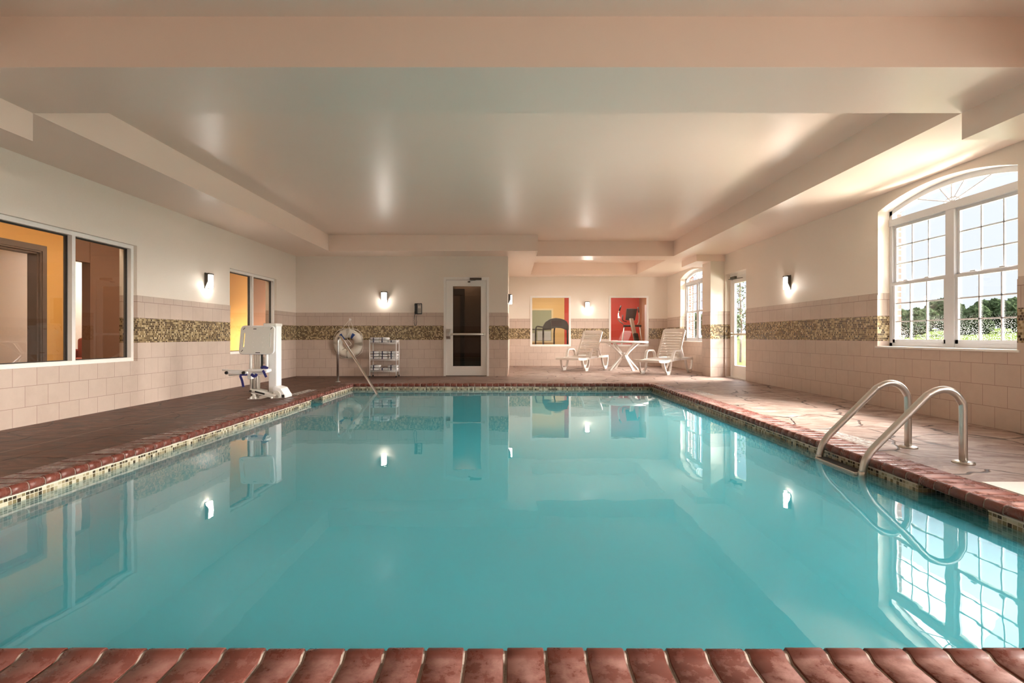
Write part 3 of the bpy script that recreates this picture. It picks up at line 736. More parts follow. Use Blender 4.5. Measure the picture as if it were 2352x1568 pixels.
# corridor behind the glazed door
m = MB(); m.box(-2.6, .0-.3, YB+1.9, YB+2.0, -.1, 2.62); m.box(-2.7, -2.6, YB+.22, YB+2.0, -.1, 2.62); m.box(-.42, -.30, YB+.22, YB+2.0, -.1, 2.62)
tag(m.build('wall_corridor', M['taupe']), 'dim taupe corridor behind the glazed door', 'wall', kind='structure')
m = MB(); m.box(-2.7, -.3, YB+.22, YB+2.0, -.12, -.02); tag(m.build('floor_corridor', M['lobby_floor']), 'corridor floor', 'floor', kind='structure')
m = MB(); m.box(-2.7, -.3, YB+.22, YB+2.0, 2.62, 2.7); tag(m.build('ceiling_corridor', M['ceiling']), 'corridor ceiling', 'ceiling', kind='structure')
off = (-1.7, YB+1.88, -.02)
root = thing('door_4', 'dark-framed brown door at the end of the corridor', 'door', off, kind='structure')
m = MB(); yk = YB+1.87; m.box(-1.32, -1.21, yk, yk+.04, -.02, 2.08); m.box(-2.2, -2.1, yk, yk+.04, -.02, 2.08); m.box(-2.1, -1.32, yk, yk+.04, 1.93, 2.08)
m.build('door_frame', M['dark_metal'], root, off)
m = MB(); m.box(-2.1, -1.32, yk+.015, yk+.03, -.02, 1.93); m.build('door_leaf', M['taupe'], root, off)

# fitness room
m = MB(); FY = 18.6
m.box(1.86, 4.62, FY, FY+.1, -.1, 2.7)
tag(m.build('wall_gym_red', M['red']), 'red end wall of the fitness room', 'wall', kind='structure')
m = MB(); m.box(-.6, 1.86, FY-.05, FY+.1, -.1, 2.7); m.box(-.7, -.6, YA+.22, FY+.1, -.1, 2.7)
tag(m.build('wall_gym_yellow', M['yellow']), 'yellow wall of the fitness room', 'wall', kind='structure')
m = MB(); m.box(4.53, 4.63, YA+.22, FY, -.1, 2.7)
tag(m.build('wall_gym_tan', M['brown_gym']), 'tan side wall of the fitness room', 'wall', kind='structure')
m = MB(); m.box(4.50, 4.53, 17.45, 17.72, .35, 1.93); tag(m.build('trim_6', M['vinyl']), 'bright white upright strip on the tan fitness room wall', 'trim', kind='structure')
m = MB(); m.box(-.7, 4.63, YA+.22, FY+.1, -.12, -.02); tag(m.build('floor_gym', M['lobby_floor']), 'fitness room floor', 'floor', kind='structure')
m = MB(); m.box(-.7, 4.63, YA+.22, FY+.1, 2.7, 2.8); tag(m.build('ceiling_gym', M['ceiling']), 'fitness room ceiling', 'ceiling', kind='structure')
off = (.9, FY-.05, .68)
root = thing('wall_mirror', 'cream-framed pale green mirror on the yellow fitness room wall', 'mirror', off)
m = MB(); yy = FY-.075
m.box(.1, 1.46, yy, FY-.051, 1.79, 1.85); m.box(.1, 1.46, yy, FY-.051, .64, .70); m.box(1.40, 1.46, yy, FY-.051, .70, 1.79); m.box(.1, .16, yy, FY-.051, .70, 1.79)
m.build('mirror_frame', plain('cream_frame', (.72, .58, .32), .5), root, off)
m = MB(); m.box(.16, 1.40, yy+.012, FY-.051, .70, 1.79); m.build('mirror_glass', M['mirror'], root, off)
m = MB(); m.box(.16, 1.40, yy, yy+.012, 1.10, 1.13); m.build('ledge', M['gasket'], root, off)
m = MB(); m.box(.16, .84, yy+.004, yy+.012, .70, .98); m.box(.9, 1.38, yy+.004, yy+.012, .72, 1.05); m.build('blind', plain('pale_blind', (.55, .55, .52), .6), root, off)

# ------------------------------------------------------------------ treadmill and elliptical in the fitness room
off = (1.4, 16.7, -.02)
tr = thing('treadmill', 'black treadmill with an arched console seen through the left alcove window', 'treadmill', off)
def T(zx, zy): return (.473+zx/867, 2.289-zy/867)
hood = [T(*p) for p in ((430, 1060), (445, 960), (510, 840), (600, 775), (670, 745), (800, 722), (930, 742), (1040, 775), (1110, 830), (1150, 930), (1160, 1060), (1090, 1060), (1040, 1020), (960, 995), (800, 985), (700, 1020), (600, 1050), (500, 1060))]
m = MB(); m.prism(hood, 'y', 16.62, 16.78, bev=.012); con = m.build('console', M['grey_plastic'], tr, off)
a, b = T(670, 960), T(955, 790); m = MB(); m.box(a[0], b[0], 16.605, 16.625, a[1], b[1], bev=.006); m.build('display', M['screen'], con, off)
for x_ in (.998, 1.775):
    m = MB(); m.tube([(x_, 16.7, 1.10), (x_, 16.7, -.02+.12)], .028, 12); m.build('upright', M['black'], tr, off)
for x_, xt in ((.778, .86), (1.39, 1.55)):
    m = MB(); m.tube(fillet([(x_+.22, 16.75, 1.16), (x_+.02, 17.05, 1.20), (x_, 17.25, 1.05), (x_, 17.25, .08)], .12), .024, 12); m.build('handrail', M['black'], tr, off)
m = MB(); m.box(.75, 1.85, 16.55, 18.1, .02, .16, bev=.02); m.build('running_deck', M['black'], tr, off)

off = (3.95, 17.0, -.02)
el = thing('elliptical_trainer', 'grey elliptical trainer with tall handles against the red wall', 'exercise machine', off)
def E(zx, zy, y=17.0): return (3.031+zx/851, y, 2.315-zy/851)
m = MB(); m.prism([(E(*p)[0], E(*p)[2]) for p in ((585, 465), (880, 470), (810, 795), (555, 785))], 'y', 16.93, 17.0, bev=.012); cs = m.build('console', M['grey_plastic'], el, off)
m = MB(); m.prism([(E(*p)[0], E(*p)[2]) for p in ((630, 515), (820, 515), (770, 740), (610, 735))], 'y', 16.92, 16.935, bev=.003); m.build('display', M['screen'], cs, off)
m = MB(); m.obox(E(705, 740, 16.92), (4.06, 16.55, .12), .14, .06, bev=.012); m.build('mast', M['alu'], el, off)
m = MB(); m.obox(E(785, 1150, 16.74), (4.07, 16.5, .10), .16, .07, bev=.012); m.build('mast_cover', M['grey_plastic'], el, off)
for pts in (((440, 380), (355, 650), (365, 790), (500, 890)), ((910, 420), (945, 700), (930, 850), (895, 905))):
    m = MB(); m.tube(fillet([E(*p) for p in pts], .1), .02, 12); h_ = m.build('arm_handle', M['alu'], el, off)
    a, b = Vector(E(*pts[0])), Vector(E(*pts[1])); m = MB(); m.tube([a, a.lerp(b, .55)], .024, 12); m.build('grip', M['black'], h_, off)
m = MB(); m.tube(fillet([E(490, 640), E(480, 800), E(600, 830)], .06), .016, 10); m.build('fixed_handle', M['black'], el, off)
m = MB(); m.tube([E(505, 942), E(1000, 942)], .032, 16); m.build('pivot_bar', M['grey_plastic'], el, off)
m = MB(); m.tube([E(530, 960), (3.50, 17.0, .15)], .022, 12); m.build('lower_arm', M['alu'], el, off)
m = MB(); m.tube([E(955, 960), (4.30, 17.0, .15)], .022, 12); m.build('lower_arm', M['alu'], el, off)
m = MB(); m.box(3.6, 4.25, 16.4, 18.0, -.0, .14, bev=.03); m.build('base', M['grey_plastic'], el, off)

# coral armchair in the lobby seen in the pane beside the mullion
off = (-8.15, 9.95, -.02)
r = thing('armchair', 'coral upholstered armchair in the room beyond the lobby, seen through the nearer left window', 'armchair', off)
ax_, ay_ = -8.15, 9.95
m = MB(); m.box(ax_-.32, ax_+.32, ay_-.30, ay_+.25, .24, .46, bev=.06, seg=3); m.build('seat', M['coral'], r, off)
m = MB(); m.box(ax_-.32, ax_+.32, ay_+.2, ay_+.36, .30, .84, bev=.06, seg=3); m.build('backrest', M['coral'], r, off)
for sx in (-1, 1):
    m = MB(); m.box(ax_+sx*.36-.06, ax_+sx*.36+.06, ay_-.28, ay_+.34, .20, .62, bev=.045, seg=3); m.build('armrest', M['coral'], r, off)
    for dy in (-.24, .30):
        m = MB(); m.cyl((ax_+sx*.3, ay_+dy, -.02), (ax_+sx*.3, ay_+dy, .25), .02, 10); m.build('leg', M['wood'], r, off)

# ------------------------------------------------------------------ wall sconces
def sconce_proto():
    r = thing('wall_sconce', '', 'wall lamp', (0, 0, 0))
    # local: wall plane y=0, lamp stands out towards -y
    m = MB(); m.box(-.066, .066, -.012, 0, -.125, .115, bev=.003); m.box(-.060, .060, -.075, -.010, .085, .110, bev=.006)
    for s_ in (-1, 1): m.prism([(-.012, -.115), (-.012, .10), (-.055, .10), (-.055, -.02)], 'x', s_*.062-.003, s_*.062+.003)
    m.build('bracket', M['dark_metal'], r)
    m = MB(); pr = [(-.056, -.012), (.056, -.012), (.056, -.045)]+[(.056*math.cos(PI*k/10), -.045-.040*math.sin(PI*k/10)) for k in range(1, 10)]+[(-.056, -.045)]
    m.prism(pr, 'z', -.115, .083); m.build('lamp_shade', M['lamp'], r)
    return r
s0 = sconce_proto()
spots = [((-2.79, YB, 1.735), 0, 'square glowing wall lamp on the back wall above the life ring and towel rack'),
         ((XL, 8.10, 1.735), PI/2, 'glowing wall lamp between the two lobby windows on the left wall'),
         ((XR, 8.62, 1.760), -PI/2, 'glowing wall lamp between the arched window and the outside door'),
         ((2.21, YA, 1.775), 0, 'glowing wall lamp between the two alcove windows'),
         ((XA, 12.0, 1.725), PI/2, 'wall lamp seen edge-on at the corner where the alcove begins'),
         ((XL, 1.6, 1.735), PI/2, 'added unseen wall lamp on the left wall beside the viewer'), ((XR, 3.4, 1.76), -PI/2, 'added unseen wall lamp on the right wall beside the viewer')]  # these two are added out of view for extra light
for i, (loc, rz, lab) in enumerate(spots):
    o = s0 if i == 0 else copy_tree(s0)
    o.location = loc; o.rotation_euler = (0, 0, rz); tag(o, lab, group='wall lamps round the pool room')

# ------------------------------------------------------------------ wall phone
off = (-2.045, YB, 1.35)
r = thing('wall_telephone', 'black wall telephone with a silver keypad plate hanging left of the door', 'telephone', off)
m = MB(); m.box(-2.125, -1.965, YB-.055, YB, 1.352, 1.588, bev=.010); m.build('body', M['black'], r, off)
m = MB(); m.box(-2.055, -1.978, YB-.061, YB-.052, 1.372, 1.570, bev=.002); fp = m.build('face_plate', M['alu'], r, off)
for i in range(3):
    for j in range(4):
        m = MB(); m.box(-2.047+i*.022, -2.033+i*.022, YB-.066, YB-.060, 1.385+j*.024, 1.399+j*.024); m.build('key', M['black'], fp, off)
m = MB(); m.box(-2.045, -1.99, YB-.063, YB-.060, 1.545, 1.558); m.build('name_strip', M['black'], fp, off)
m = MB(); m.box(-2.118, -2.072, YB-.085, YB-.053, 1.375, 1.57, bev=.012); m.box(-2.118, -2.072, YB-.098, YB-.08, 1.53, 1.57, bev=.008); m.box(-2.118, -2.072, YB-.098, YB-.08, 1.375, 1.415, bev=.008)
m.build('handset', M['black'], r, off)
pts = fillet([(-2.10, YB-.07, 1.38), (-2.135, YB-.04, 1.30), (-2.137, YB-.03, 1.14), (-2.105, YB-.03, 1.085), (-2.08, YB-.03, 1.15), (-2.09, YB-.03, 1.355)], .05, 8)
cord = []
for i in range(len(pts)-1):
    for k in range(6):
        q = pts[i].lerp(pts[i+1], k/6); ph = (i*6+k)*1.6; cord.append(q+Vector((math.cos(ph)*.003, math.sin(ph)*.003, 0)))
m = MB(); m.tube(cord, .0045, 6); m.build('cord', M['black'], r, off)

# ------------------------------------------------------------------ life ring and its hook
bx, by, bz = -3.56, YB-.075, .712
off = (bx, YB, bz-.32)
r = thing('ring_buoy', 'white foam life ring with rope hanging on the tiled back wall', 'life ring', off)
m = MB(); n = 64; rings = []
for i in range(n):
    a = 2*PI*i/n; ring = []
    for k in range(20):
        b_ = 2*PI*k/20; rr = .2235+.0935*math.cos(b_); ring.append(m.bm.verts.new((bx+rr*math.cos(a), by+.062*math.sin(b_), bz+rr*math.sin(a))))
    rings.append(ring)
for i in range(n):
    A, B_ = rings[i], rings[(i+1) % n]
    for k in range(20): f = m.bm.faces.new((A[k], A[(k+1) % 20], B_[(k+1) % 20], B_[k])); f.smooth = True
m.build('ring', M['buoy'], r, off)
def band(a0, a1, g, mat, name, b0=0, b1=20):
    m = MB(); rings = []
    for i in range(5):
        a = math.radians(a0+(a1-a0)*i/4)
        rings.append([m.bm.verts.new((bx+(.2235+(.0935+g)*math.cos(2*PI*k/20))*math.cos(a), by+(.062+g)*math.sin(2*PI*k/20), bz+(.2235+(.0935+g)*math.cos(2*PI*k/20))*math.sin(a))) for k in range(b0, b1+1)])
    for A, B_ in zip(rings, rings[1:]):
        for k in range(len(A)-1): f = m.bm.faces.new((A[k], A[k+1], B_[k+1], B_[k])); f.smooth = True
    bmesh.ops.solidify(m.bm, geom=m.bm.faces[:], thickness=.002)
    m.build(name, mat, r, off)
for a in (88, 178, 268, 358): band(a-7, a+7, .003, M['buoy'], 'canvas_band')
for a in (56, 128): band(a-8, a+8, .004, M['blue'], 'reflective_tape', 9, 16)
m = MB(); pts = []
for i in range(97):
    a = 2*PI*i/96+PI/4; q = (a % (PI/2))/(PI/2); rr = .322+.035*math.sin(PI*q)**2*(1 if math.sin(a) > -.6 else .5)
    pts.append((bx+rr*math.cos(a), by-.01+.02*math.sin(PI*q), bz+rr*math.sin(a)))
m.tube(pts[:-1], .007, 8, closed=True); m.build('grab_rope', M['rope'], r, off)
m = MB(); hk = (bx+.022, YB-.05, 1.235)
m.tube(fillet([(bx-.20, by-.045, bz+.22), (bx-.06, by, 1.12), hk, (bx+.10, by, 1.08), (bx+.13, by-.05, bz+.25), (bx+.27, by-.06, bz+.22), (bx+.33, by-.05, bz+.08), (bx+.30, by-.05, bz+.18)], .05, 5), .006, 8)
m.tube(fillet([hk, (bx+.005, by, 1.10), (bx+.06, by-.07, bz+.29), (bx-.02, by-.07, bz+.12), (bx+.10, by-.06, bz-.02), (bx-.12, by-.05, bz-.14)], .05, 5), .006, 8)
m.build('hanging_rope', M['rope'], r, off)
off = (bx+.022, YB, 1.235)
hkr = thing('wall_hook', 'small white hook on the tile holding up the life ring rope', 'hook', off)
m = MB(); m.cyl((off[0], YB-.007, 1.235), (off[0], YB-.016, 1.235), .028, 16); m.build('hook_plate', M['plastic'], hkr, off)
m = MB(); m.tube(fillet([(off[0], YB-.012, 1.235), (off[0], YB-.062, 1.225), (off[0], YB-.068, 1.262)], .02), .007, 10); m.build('hook_arm', M['plastic'], hkr, off)

# ------------------------------------------------------------------ towel rack with towels
rx0, rx1, ry0, ry1 = -3.005, -2.445, 11.03, 11.30
off = ((rx0+rx1)/2, (ry0+ry1)/2, 0)
rk = thing('towel_rack', 'three-tier chrome wire rack stacked with towels against the back wall', 'rack', off)
for x_ in (rx0, rx1):
    for y_ in (ry0, ry1):
        zf = deck_z(x_, y_)
        m = MB(); m.cyl((x_, y_, zf+.03), (x_, y_, .80 if x_ == rx0 else .80), .0105, 12); pst = m.build('post', M['chrome'], rk, off)
        m = MB(); m.lathe([(.008, .04), (.015, .03), (.016, .0)], 14, c=(x_, y_, zf)); m.build('foot', M['black'], pst, off)
SH = (.145, .385, .735)
for z_ in SH:
    m = MB()
    for y_ in (ry0, ry1):
        m.cyl((rx0, y_, z_-.004), (rx1, y_, z_-.004), .0045, 8); m.cyl((rx0, y_, z_-.026), (rx1, y_, z_-.026), .004, 8)
        for i in range(14):
            a = rx0+(rx1-rx0)*i/14; b = rx0+(rx1-rx0)*(i+1)/14; m.tube([(a, y_, z_-.026), ((a+b)/2, y_, z_-.004), (b, y_, z_-.026)], .0025, 6)
    for x_ in (rx0, rx1): m.cyl((x_, ry0, z_-.004), (x_, ry1, z_-.004), .0045, 8); m.cyl((x_, ry0, z_-.026), (x_, ry1, z_-.026), .004, 8)
    for i in range(1, 24):
        x_ = rx0+(rx1-rx0)*i/24; m.cyl((x_, ry0, z_-.003), (x_, ry1, z_-.003), .002, 6)
    m.build('shelf', M['chrome'], rk, off)
def towel_proto(seed):
    rnd = random.Random(seed)
    W, D, H = .178, .27, .050
    def shape(mb, x0, x1, grow, nx):
        n2 = 20; rings = []
        for i in range(nx+1):
            x = x0+(x1-x0)*i/nx
            e = 1.0 if abs(x) < W/2-.015 else .86
            lump = 1+.06*math.sin(x*31+seed)+.03*math.sin(x*70+seed*2)
            ring = []
            for k in range(n2):
                a = 2*PI*k/n2; ca, sa = math.cos(a), math.sin(a)
                yy = math.copysign(abs(ca)**.35, ca)*(D/2+grow)*e; zz = math.copysign(abs(sa)**.55, sa)*(H/2+grow)*e
                if zz > 0: zz *= lump
                fold = 1-.25*math.exp(-((abs(sa))/.18)**2)*(ca < 0)
                ring.append(mb.bm.verts.new((x, yy*fold if abs(sa) < .3 else yy, zz+H/2)))
            rings.append(ring)
        for A, B_ in zip(rings, rings[1:]):
            for k in range(n2): f = mb.bm.faces.new((A[k], A[(k+1) % n2], B_[(k+1) % n2], B_[k])); f.smooth = True
        mb.bm.faces.new(rings[0][::-1]); mb.bm.faces.new(rings[-1])
    r = thing('folded_towel', '', 'towel', (0, 0, 0))
    m = MB(); shape(m, -W/2, W/2, 0, 14); m.build('cloth', M['towel'], r)
    m = MB(); xs = -W*.10; shape(m, xs-.012, xs+.012, .0030, 2); m.build('stripe', M['stripe'], r)
    return r
protos = [towel_proto(s_) for s_ in (1, 4)]; used = [False, False]; cnt = 0
cols = ('left', 'middle', 'right'); shn = ('bottom', 'middle', 'top')
for si, (z_, layers) in enumerate(zip(SH, ((2, 1, 2), (3, 3, 3), (2, 2, 1)))):
    for ci, nl in enumerate(layers):
        for k in range(nl):
            pi_ = (si+ci+k) % 2; p = protos[pi_]
            o = p if not used[pi_] else copy_tree(p); used[pi_] = True
            o.location = (rx0+.093+ci*.187+random.uniform(-.002, .002), (ry0+ry1)/2-.005+random.uniform(-.005, .005), z_+.003+k*.0575)
            o.rotation_euler = (0, 0, random.uniform(-.02, .02))
            posn = 'only towel' if nl == 1 else (('lowest', 'topmost') if nl == 2 else ('lowest', 'middle', 'topmost'))[k]+' towel'
            tag(o, 'white navy-striped folded towel, %s of the %s stack on the rack\'s %s shelf' % (posn, cols[ci], shn[si]), group='folded towels on the chrome rack')

# ------------------------------------------------------------------ grab rail at the corner steps
b0 = Vector((-3.20, 9.60, deck_z(-3.2, 9.6)))
r = thing('grab_rail', 'slanting stainless hand rail entering the back left corner of the pool', 'hand rail', b0)
off = tuple(b0); A = Vector((-3.20, 9.60, .80)); T_ = Vector((-3.155, 9.545, .885)); W_ = Vector((-2.18, 8.40, -.047)); d = (W_-T_).normalized()
m = MB(); m.tube(fillet([b0, A+Vector((0, 0, .045)), T_+d*.06+Vector((0, 0, .02)), W_+d*.22, W_+d*.27+Vector((0, 0, -.25))], [.07, .06, .04], 8), .021, 16); m.build('rail', M['steel'], r, off)
m = MB(); m.lathe([(.045, 0), (.045, .006), (.024, .012), (.021, .02)], 20, c=tuple(b0)); m.build('flange', M['steel'], r, off)

# ------------------------------------------------------------------ pool ladder
off = (2.95, 3.68, deck_z(2.95, 3.68))
lad = thing('pool_ladder', 'stainless steel ladder with two curved handrails at the pool\'s right edge', 'pool ladder', off)
for yk in (3.92, 3.44):
    zf = deck_z(2.97, yk)
    pts = [(2.97, yk, zf), (2.968, yk, .545), (2.70, yk, .50), (2.318, yk, .10), (2.305, yk, -.05), (2.305, yk, -1.0), (2.375, yk, -1.08)]
    pts = [(2.972, yk, zf), (2.970, yk, .38), (2.955, yk, .445), (2.915, yk, .495), (2.86, yk, .518), (2.80, yk, .513), (2.745, yk, .487), (2.70, yk, .448), (2.41, yk, .160), (2.355, yk, .098), (2.325, yk, .045), (2.308, yk, -.03), (2.305, yk, -.10), (2.305, yk, -.9), (2.32, yk, -1.0), (2.38, yk, -1.05)]
    # smooth the path
    P = [Vector(p) for p in pts]; sm = []
    for i in range(len(P)-1):
        p0, p1, p2, p3 = P[max(i-1, 0)], P[i], P[i+1], P[min(i+2, len(P)-1)]
        L = 5
        for k in range(L):
            t = k/L
            sm.append(.5*((2*p1)+(p2-p0)*t+(2*p0-5*p1+4*p2-p3)*t*t+(3*p1-p0-3*p2+p3)*t**3) if (p2-p1).length < .3 else p1.lerp(p2, t))
    sm.append(P[-1])
    m = MB(); m.tube(sm, .0235, 20); rail = m.build('handrail', M['steel'], lad, off)
    m = MB(); m.lathe([(.062, 0), (.062, .008), (.05, .014), (.026, .018)], 28, c=(2.972, yk, zf)); m.build('flange', M['steel'], rail, off)
for z_ in (-.030, -.300, -.570, -.840):
    m = MB(); m.box(2.262, 2.345, 3.455, 3.905, z_-.022, z_, bev=.006); t_ = m.build('tread', M['steel'], lad, off)
    m = MB(); m.box(2.270, 2.344, 3.466, 3.894, z_-.004, z_+.003, bev=.001); m.build('grip_pad', M['black'], t_, off)

# ------------------------------------------------------------------ pool lift
Y = 7.12; off = (-3.27, Y, .02)
lf = thing('pool_lift', 'white pool access lift with a folded seat standing at the pool\'s left edge', 'pool lift', off)
def LB(name, mat, parent, *boxes, bev=.006):
    m = MB()
    for b in boxes: m.box(b[0], b[1], b[2], b[3], b[4], b[5], bev=bev)
    return m.build(name, mat, parent, off)
LB('base_plate', M['lift_white'], lf, (-3.53, -3.02, Y-.16, Y+.22, .022, .034), bev=.003)
ms = LB('mast', M['lift_white'], lf, (-3.31, -3.20, Y-.02, Y+.14, .10, 1.03), bev=.010)
LB('battery_cap', M['lift_cream'], ms, (-3.375, -3.195, Y-.04, Y+.16, 1.005, 1.047), bev=.012)
# backrest panel with hand slots
m = MB()
pc = [(-3.605, 1.00), (-3.175, 1.00), (-3.187, .64), (-3.637, .64)]
def lerp2(u, v):
    a = (pc[0][0]+(pc[1][0]-pc[0][0])*u, pc[0][1]); b = (pc[3][0]+(pc[2][0]-pc[3][0])*u, pc[3][1]); return (a[0]+(b[0]-a[0])*v, a[1]+(b[1]-a[1])*v)
def quad(u0, u1, v0, v1): m.prism([lerp2(u0, v0), lerp2(u1, v0), lerp2(u1, v1), lerp2(u0, v1)], 'y', Y-.155, Y-.125)
cr = .07
for u0, u1, v0, v1 in ((.15, .85, 0, 1), (0.0, .075, cr*1.3, 1-cr*1.3), (.125, .15, .04, .96), (.925, 1.0, cr*1.3, 1-cr*1.3), (.85, .875, .04, .96), (.075, .125, .04, .24), (.075, .125, .76, .96), (.875, .925, .04, .24), (.875, .925, .76, .96)):
    quad(u0, u1, v0, v1)
for su in (0, 1):
    for sv in (0, 1):
        f = lambda a, b: lerp2(a if not su else 1-a, b if not sv else 1-b)
        m.prism([f(0, cr*1.3), f(.015, .055), f(.05, .012), f(.15, 0), f(.15, .04), f(.075, .04), f(.075, cr*1.3)], 'y', Y-.155, Y-.125)
bmesh.ops.remove_doubles(m.bm, verts=m.bm.verts, dist=.0005)
bk = m.build('backrest', M['lift_cream'], lf, off)
for i in range(2):
    for j in range(4):
        m = MB(); q = lerp2(.38+i*.28+(j % 2)*.02, .25+j*.17); m.cyl((q[0], Y-.158, q[1]), (q[0], Y-.154, q[1]), .007, 12); m.build('drain_button', M['plastic'], bk, off)
ring = [(0.0, .09), (.015, .045), (.05, .01), (.1, 0), (.9, 0), (.95, .01), (.985, .045), (1, .09), (1, .91), (.985, .955), (.95, .99), (.9, 1), (.1, 1), (.05, .99), (.015, .955), (0, .91)]
m = MB(); m.tube([(lerp2(*q)[0], Y-.14, lerp2(*q)[1]) for q in ring], .014, 10, closed=True); m.build('edge_rim', M['lift_white'], bk, off)
for (u_, v_), w_ in (((.42, .09), .02), ((.55, .97), .03)):
    m = MB(); q = lerp2(u_, v_); m.box(q[0]-w_, q[0]+w_, Y-.158, Y-.154, q[1]-.005, q[1]+.005); m.build('slot_mark', M['black'], bk, off)
for u_, v_ in ((.09, .08), (.08, .90), (.93, .07)):
    m = MB(); q = lerp2(u_, v_); m.obox((q[0]-.012, Y-.158, q[1]-.012), (q[0]+.012, Y-.158, q[1]+.012), .006, .006); m.build('slot_mark', M['black'], bk, off)
for x_ in (-3.508, -3.293):
    m = MB(); m.tube([(x_, Y-.10, .40), (x_, Y-.10, .70)], .018, 14); m.build('seat_post', M['lift_white'], lf, off)
m = MB()
for x_, w_ in ((-3.452, .012), (-3.425, .011), (-3.400, .012), (-3.383, .008)): m.box(x_-w_, x_+w_, Y-.115, Y-.075, .41, .66, bev=.003)
m.build('actuator', M['alu'], lf, off)
LB('control_box', M['alu'], lf, (-3.355, -3.325, Y-.08, Y-.02, .50, .59))
LB('cable_cover', M['black'], lf, (-3.374, -3.362, Y-.09, Y-.06, .45, .66), bev=.002)
st = LB('seat_bar', M['lift_white'], lf, (-3.51, -3.248, Y-.20, Y-.06, .395, .432), bev=.008)
m = MB(); m.obox((-3.875, Y-.12, .420), (-3.52, Y-.14, .400), .05, .022, bev=.008); m.obox((-3.77, Y-.2, .388), (-3.50, Y-.2, .385), .04, .040, bev=.010)
m.obox((-3.80, Y-.10, .345), (-3.58, Y-.12, .358), .03, .016, bev=.005)
fr_ = m.build('footrest', M['lift_white'], lf, off)
for x_ in (-3.768, -3.543):
    m = MB(); m.cyl((x_, Y-.235, .388), (x_, Y-.18, .388), .021, 18); m.build('end_cap', M['black'], fr_, off)
LB('seat_bracket', M['lift_white'], lf, (-3.51, -3.46, Y-.19, Y-.10, .30, .40), (-3.45, -3.30, Y-.17, Y-.12, .360, .398), (-3.47, -3.29, Y-.14, Y-.02, .38, .40))
m = MB(); m.box(-3.515, -3.485, Y-.12, Y-.04, .165, .33, bev=.004); m.box(-3.47, -3.44, Y-.12, Y-.04, .165, .33, bev=.004); m.box(-3.435, -3.41, Y-.12, Y-.04, .165, .34, bev=.004)
m.build('lower_actuator', M['alu'], lf, off)
m = MB(); m.obox((-3.515, Y-.08, .145), (-3.16, Y-.08, .055), .10, .055, bev=.010); m.obox((-3.51, Y-.02, .165), (-3.33, Y-.0, .125), .03, .02, bev=.004)
la = m.build('lift_arm', M['lift_cream'], lf, off)
m = MB(); m.obox((-3.44, Y-.1315, .130), (-3.31, Y-.1315, .097), .004, .022); m.build('label_strip', M['gasket'], la, off)
for x_, z_, r_ in ((-3.497, .137, .016), (-3.482, .085, .012)):
    m = MB(); m.cyl((x_, Y-.14, z_), (x_, Y-.02, z_), r_, 16); m.build('pivot_bolt', M['dark_metal'], lf, off)
for y_ in (Y-.13, Y-.03):
    m = MB(); m.prism([(-3.50, .034), (-3.435, .034), (-3.44, .09), (-3.46, .13), (-3.49, .13)], 'y', y_, y_+.02, bev=.004); m.build('foot_bracket', M['lift_cream'], lf, off)
m = MB(); m.prism([(-3.225, .034), (-3.225, .19), (-3.20, .195), (-3.105, .17), (-3.10, .13), (-3.045, .075), (-3.045, .034)], 'y', Y-.10, Y+.12, bev=.010); hg = m.build('hinge_housing', M['lift_white'], lf, off)
m = MB(); m.cyl((-3.165, Y-.125, .085), (-3.165, Y-.10, .085), .058, 28); m.build('hinge_disc', M['lift_cream'], hg, off)
for x_, z_, r_ in ((-3.14, .065, .018), (-3.195, .115, .012)):
    m = MB(); m.cyl((x_, Y-.14, z_), (x_, Y-.12, z_), r_, 18); m.build('hinge_bolt', M['alu'], hg, off)
m = MB(); m.box(-3.095, -3.06, Y-.102, Y-.098, .045, .085); m.build('dark_slot', M['gasket'], hg, off)
for x_ in (-3.49, -3.43, -3.21):
    m = MB(); m.cyl((x_, Y-.14, .034), (x_, Y-.14, .058), .014, 12); m.build('anchor_bolt', M['lift_white'], lf, off)
def strap(pts, w):
    m = MB(); pts = fillet(pts, .03)
    for a, b in zip(pts, pts[1:]): m.obox(a, b, w, .006, up=(0, 1, 0))
    return m.build('seat_belt', M['navy'], lf, off)
strap([(-3.50, Y-.215, .365), (-3.60, Y-.215, .362), (-3.565, Y-.22, .29), (-3.548, Y-.22, .20)], .030)
strap([(-3.295, Y-.21, .42), (-3.277, Y-.215, .39), (-3.248, Y-.215, .33)], .030)
strap([(-3.45, Y-.21, .37), (-3.40, Y-.215, .33), (-3.375, Y-.21, .372)], .035)
strap([(-3.37, Y-.10, .435), (-3.33, Y-.12, .462), (-3.27, Y-.12, .437)], .04)

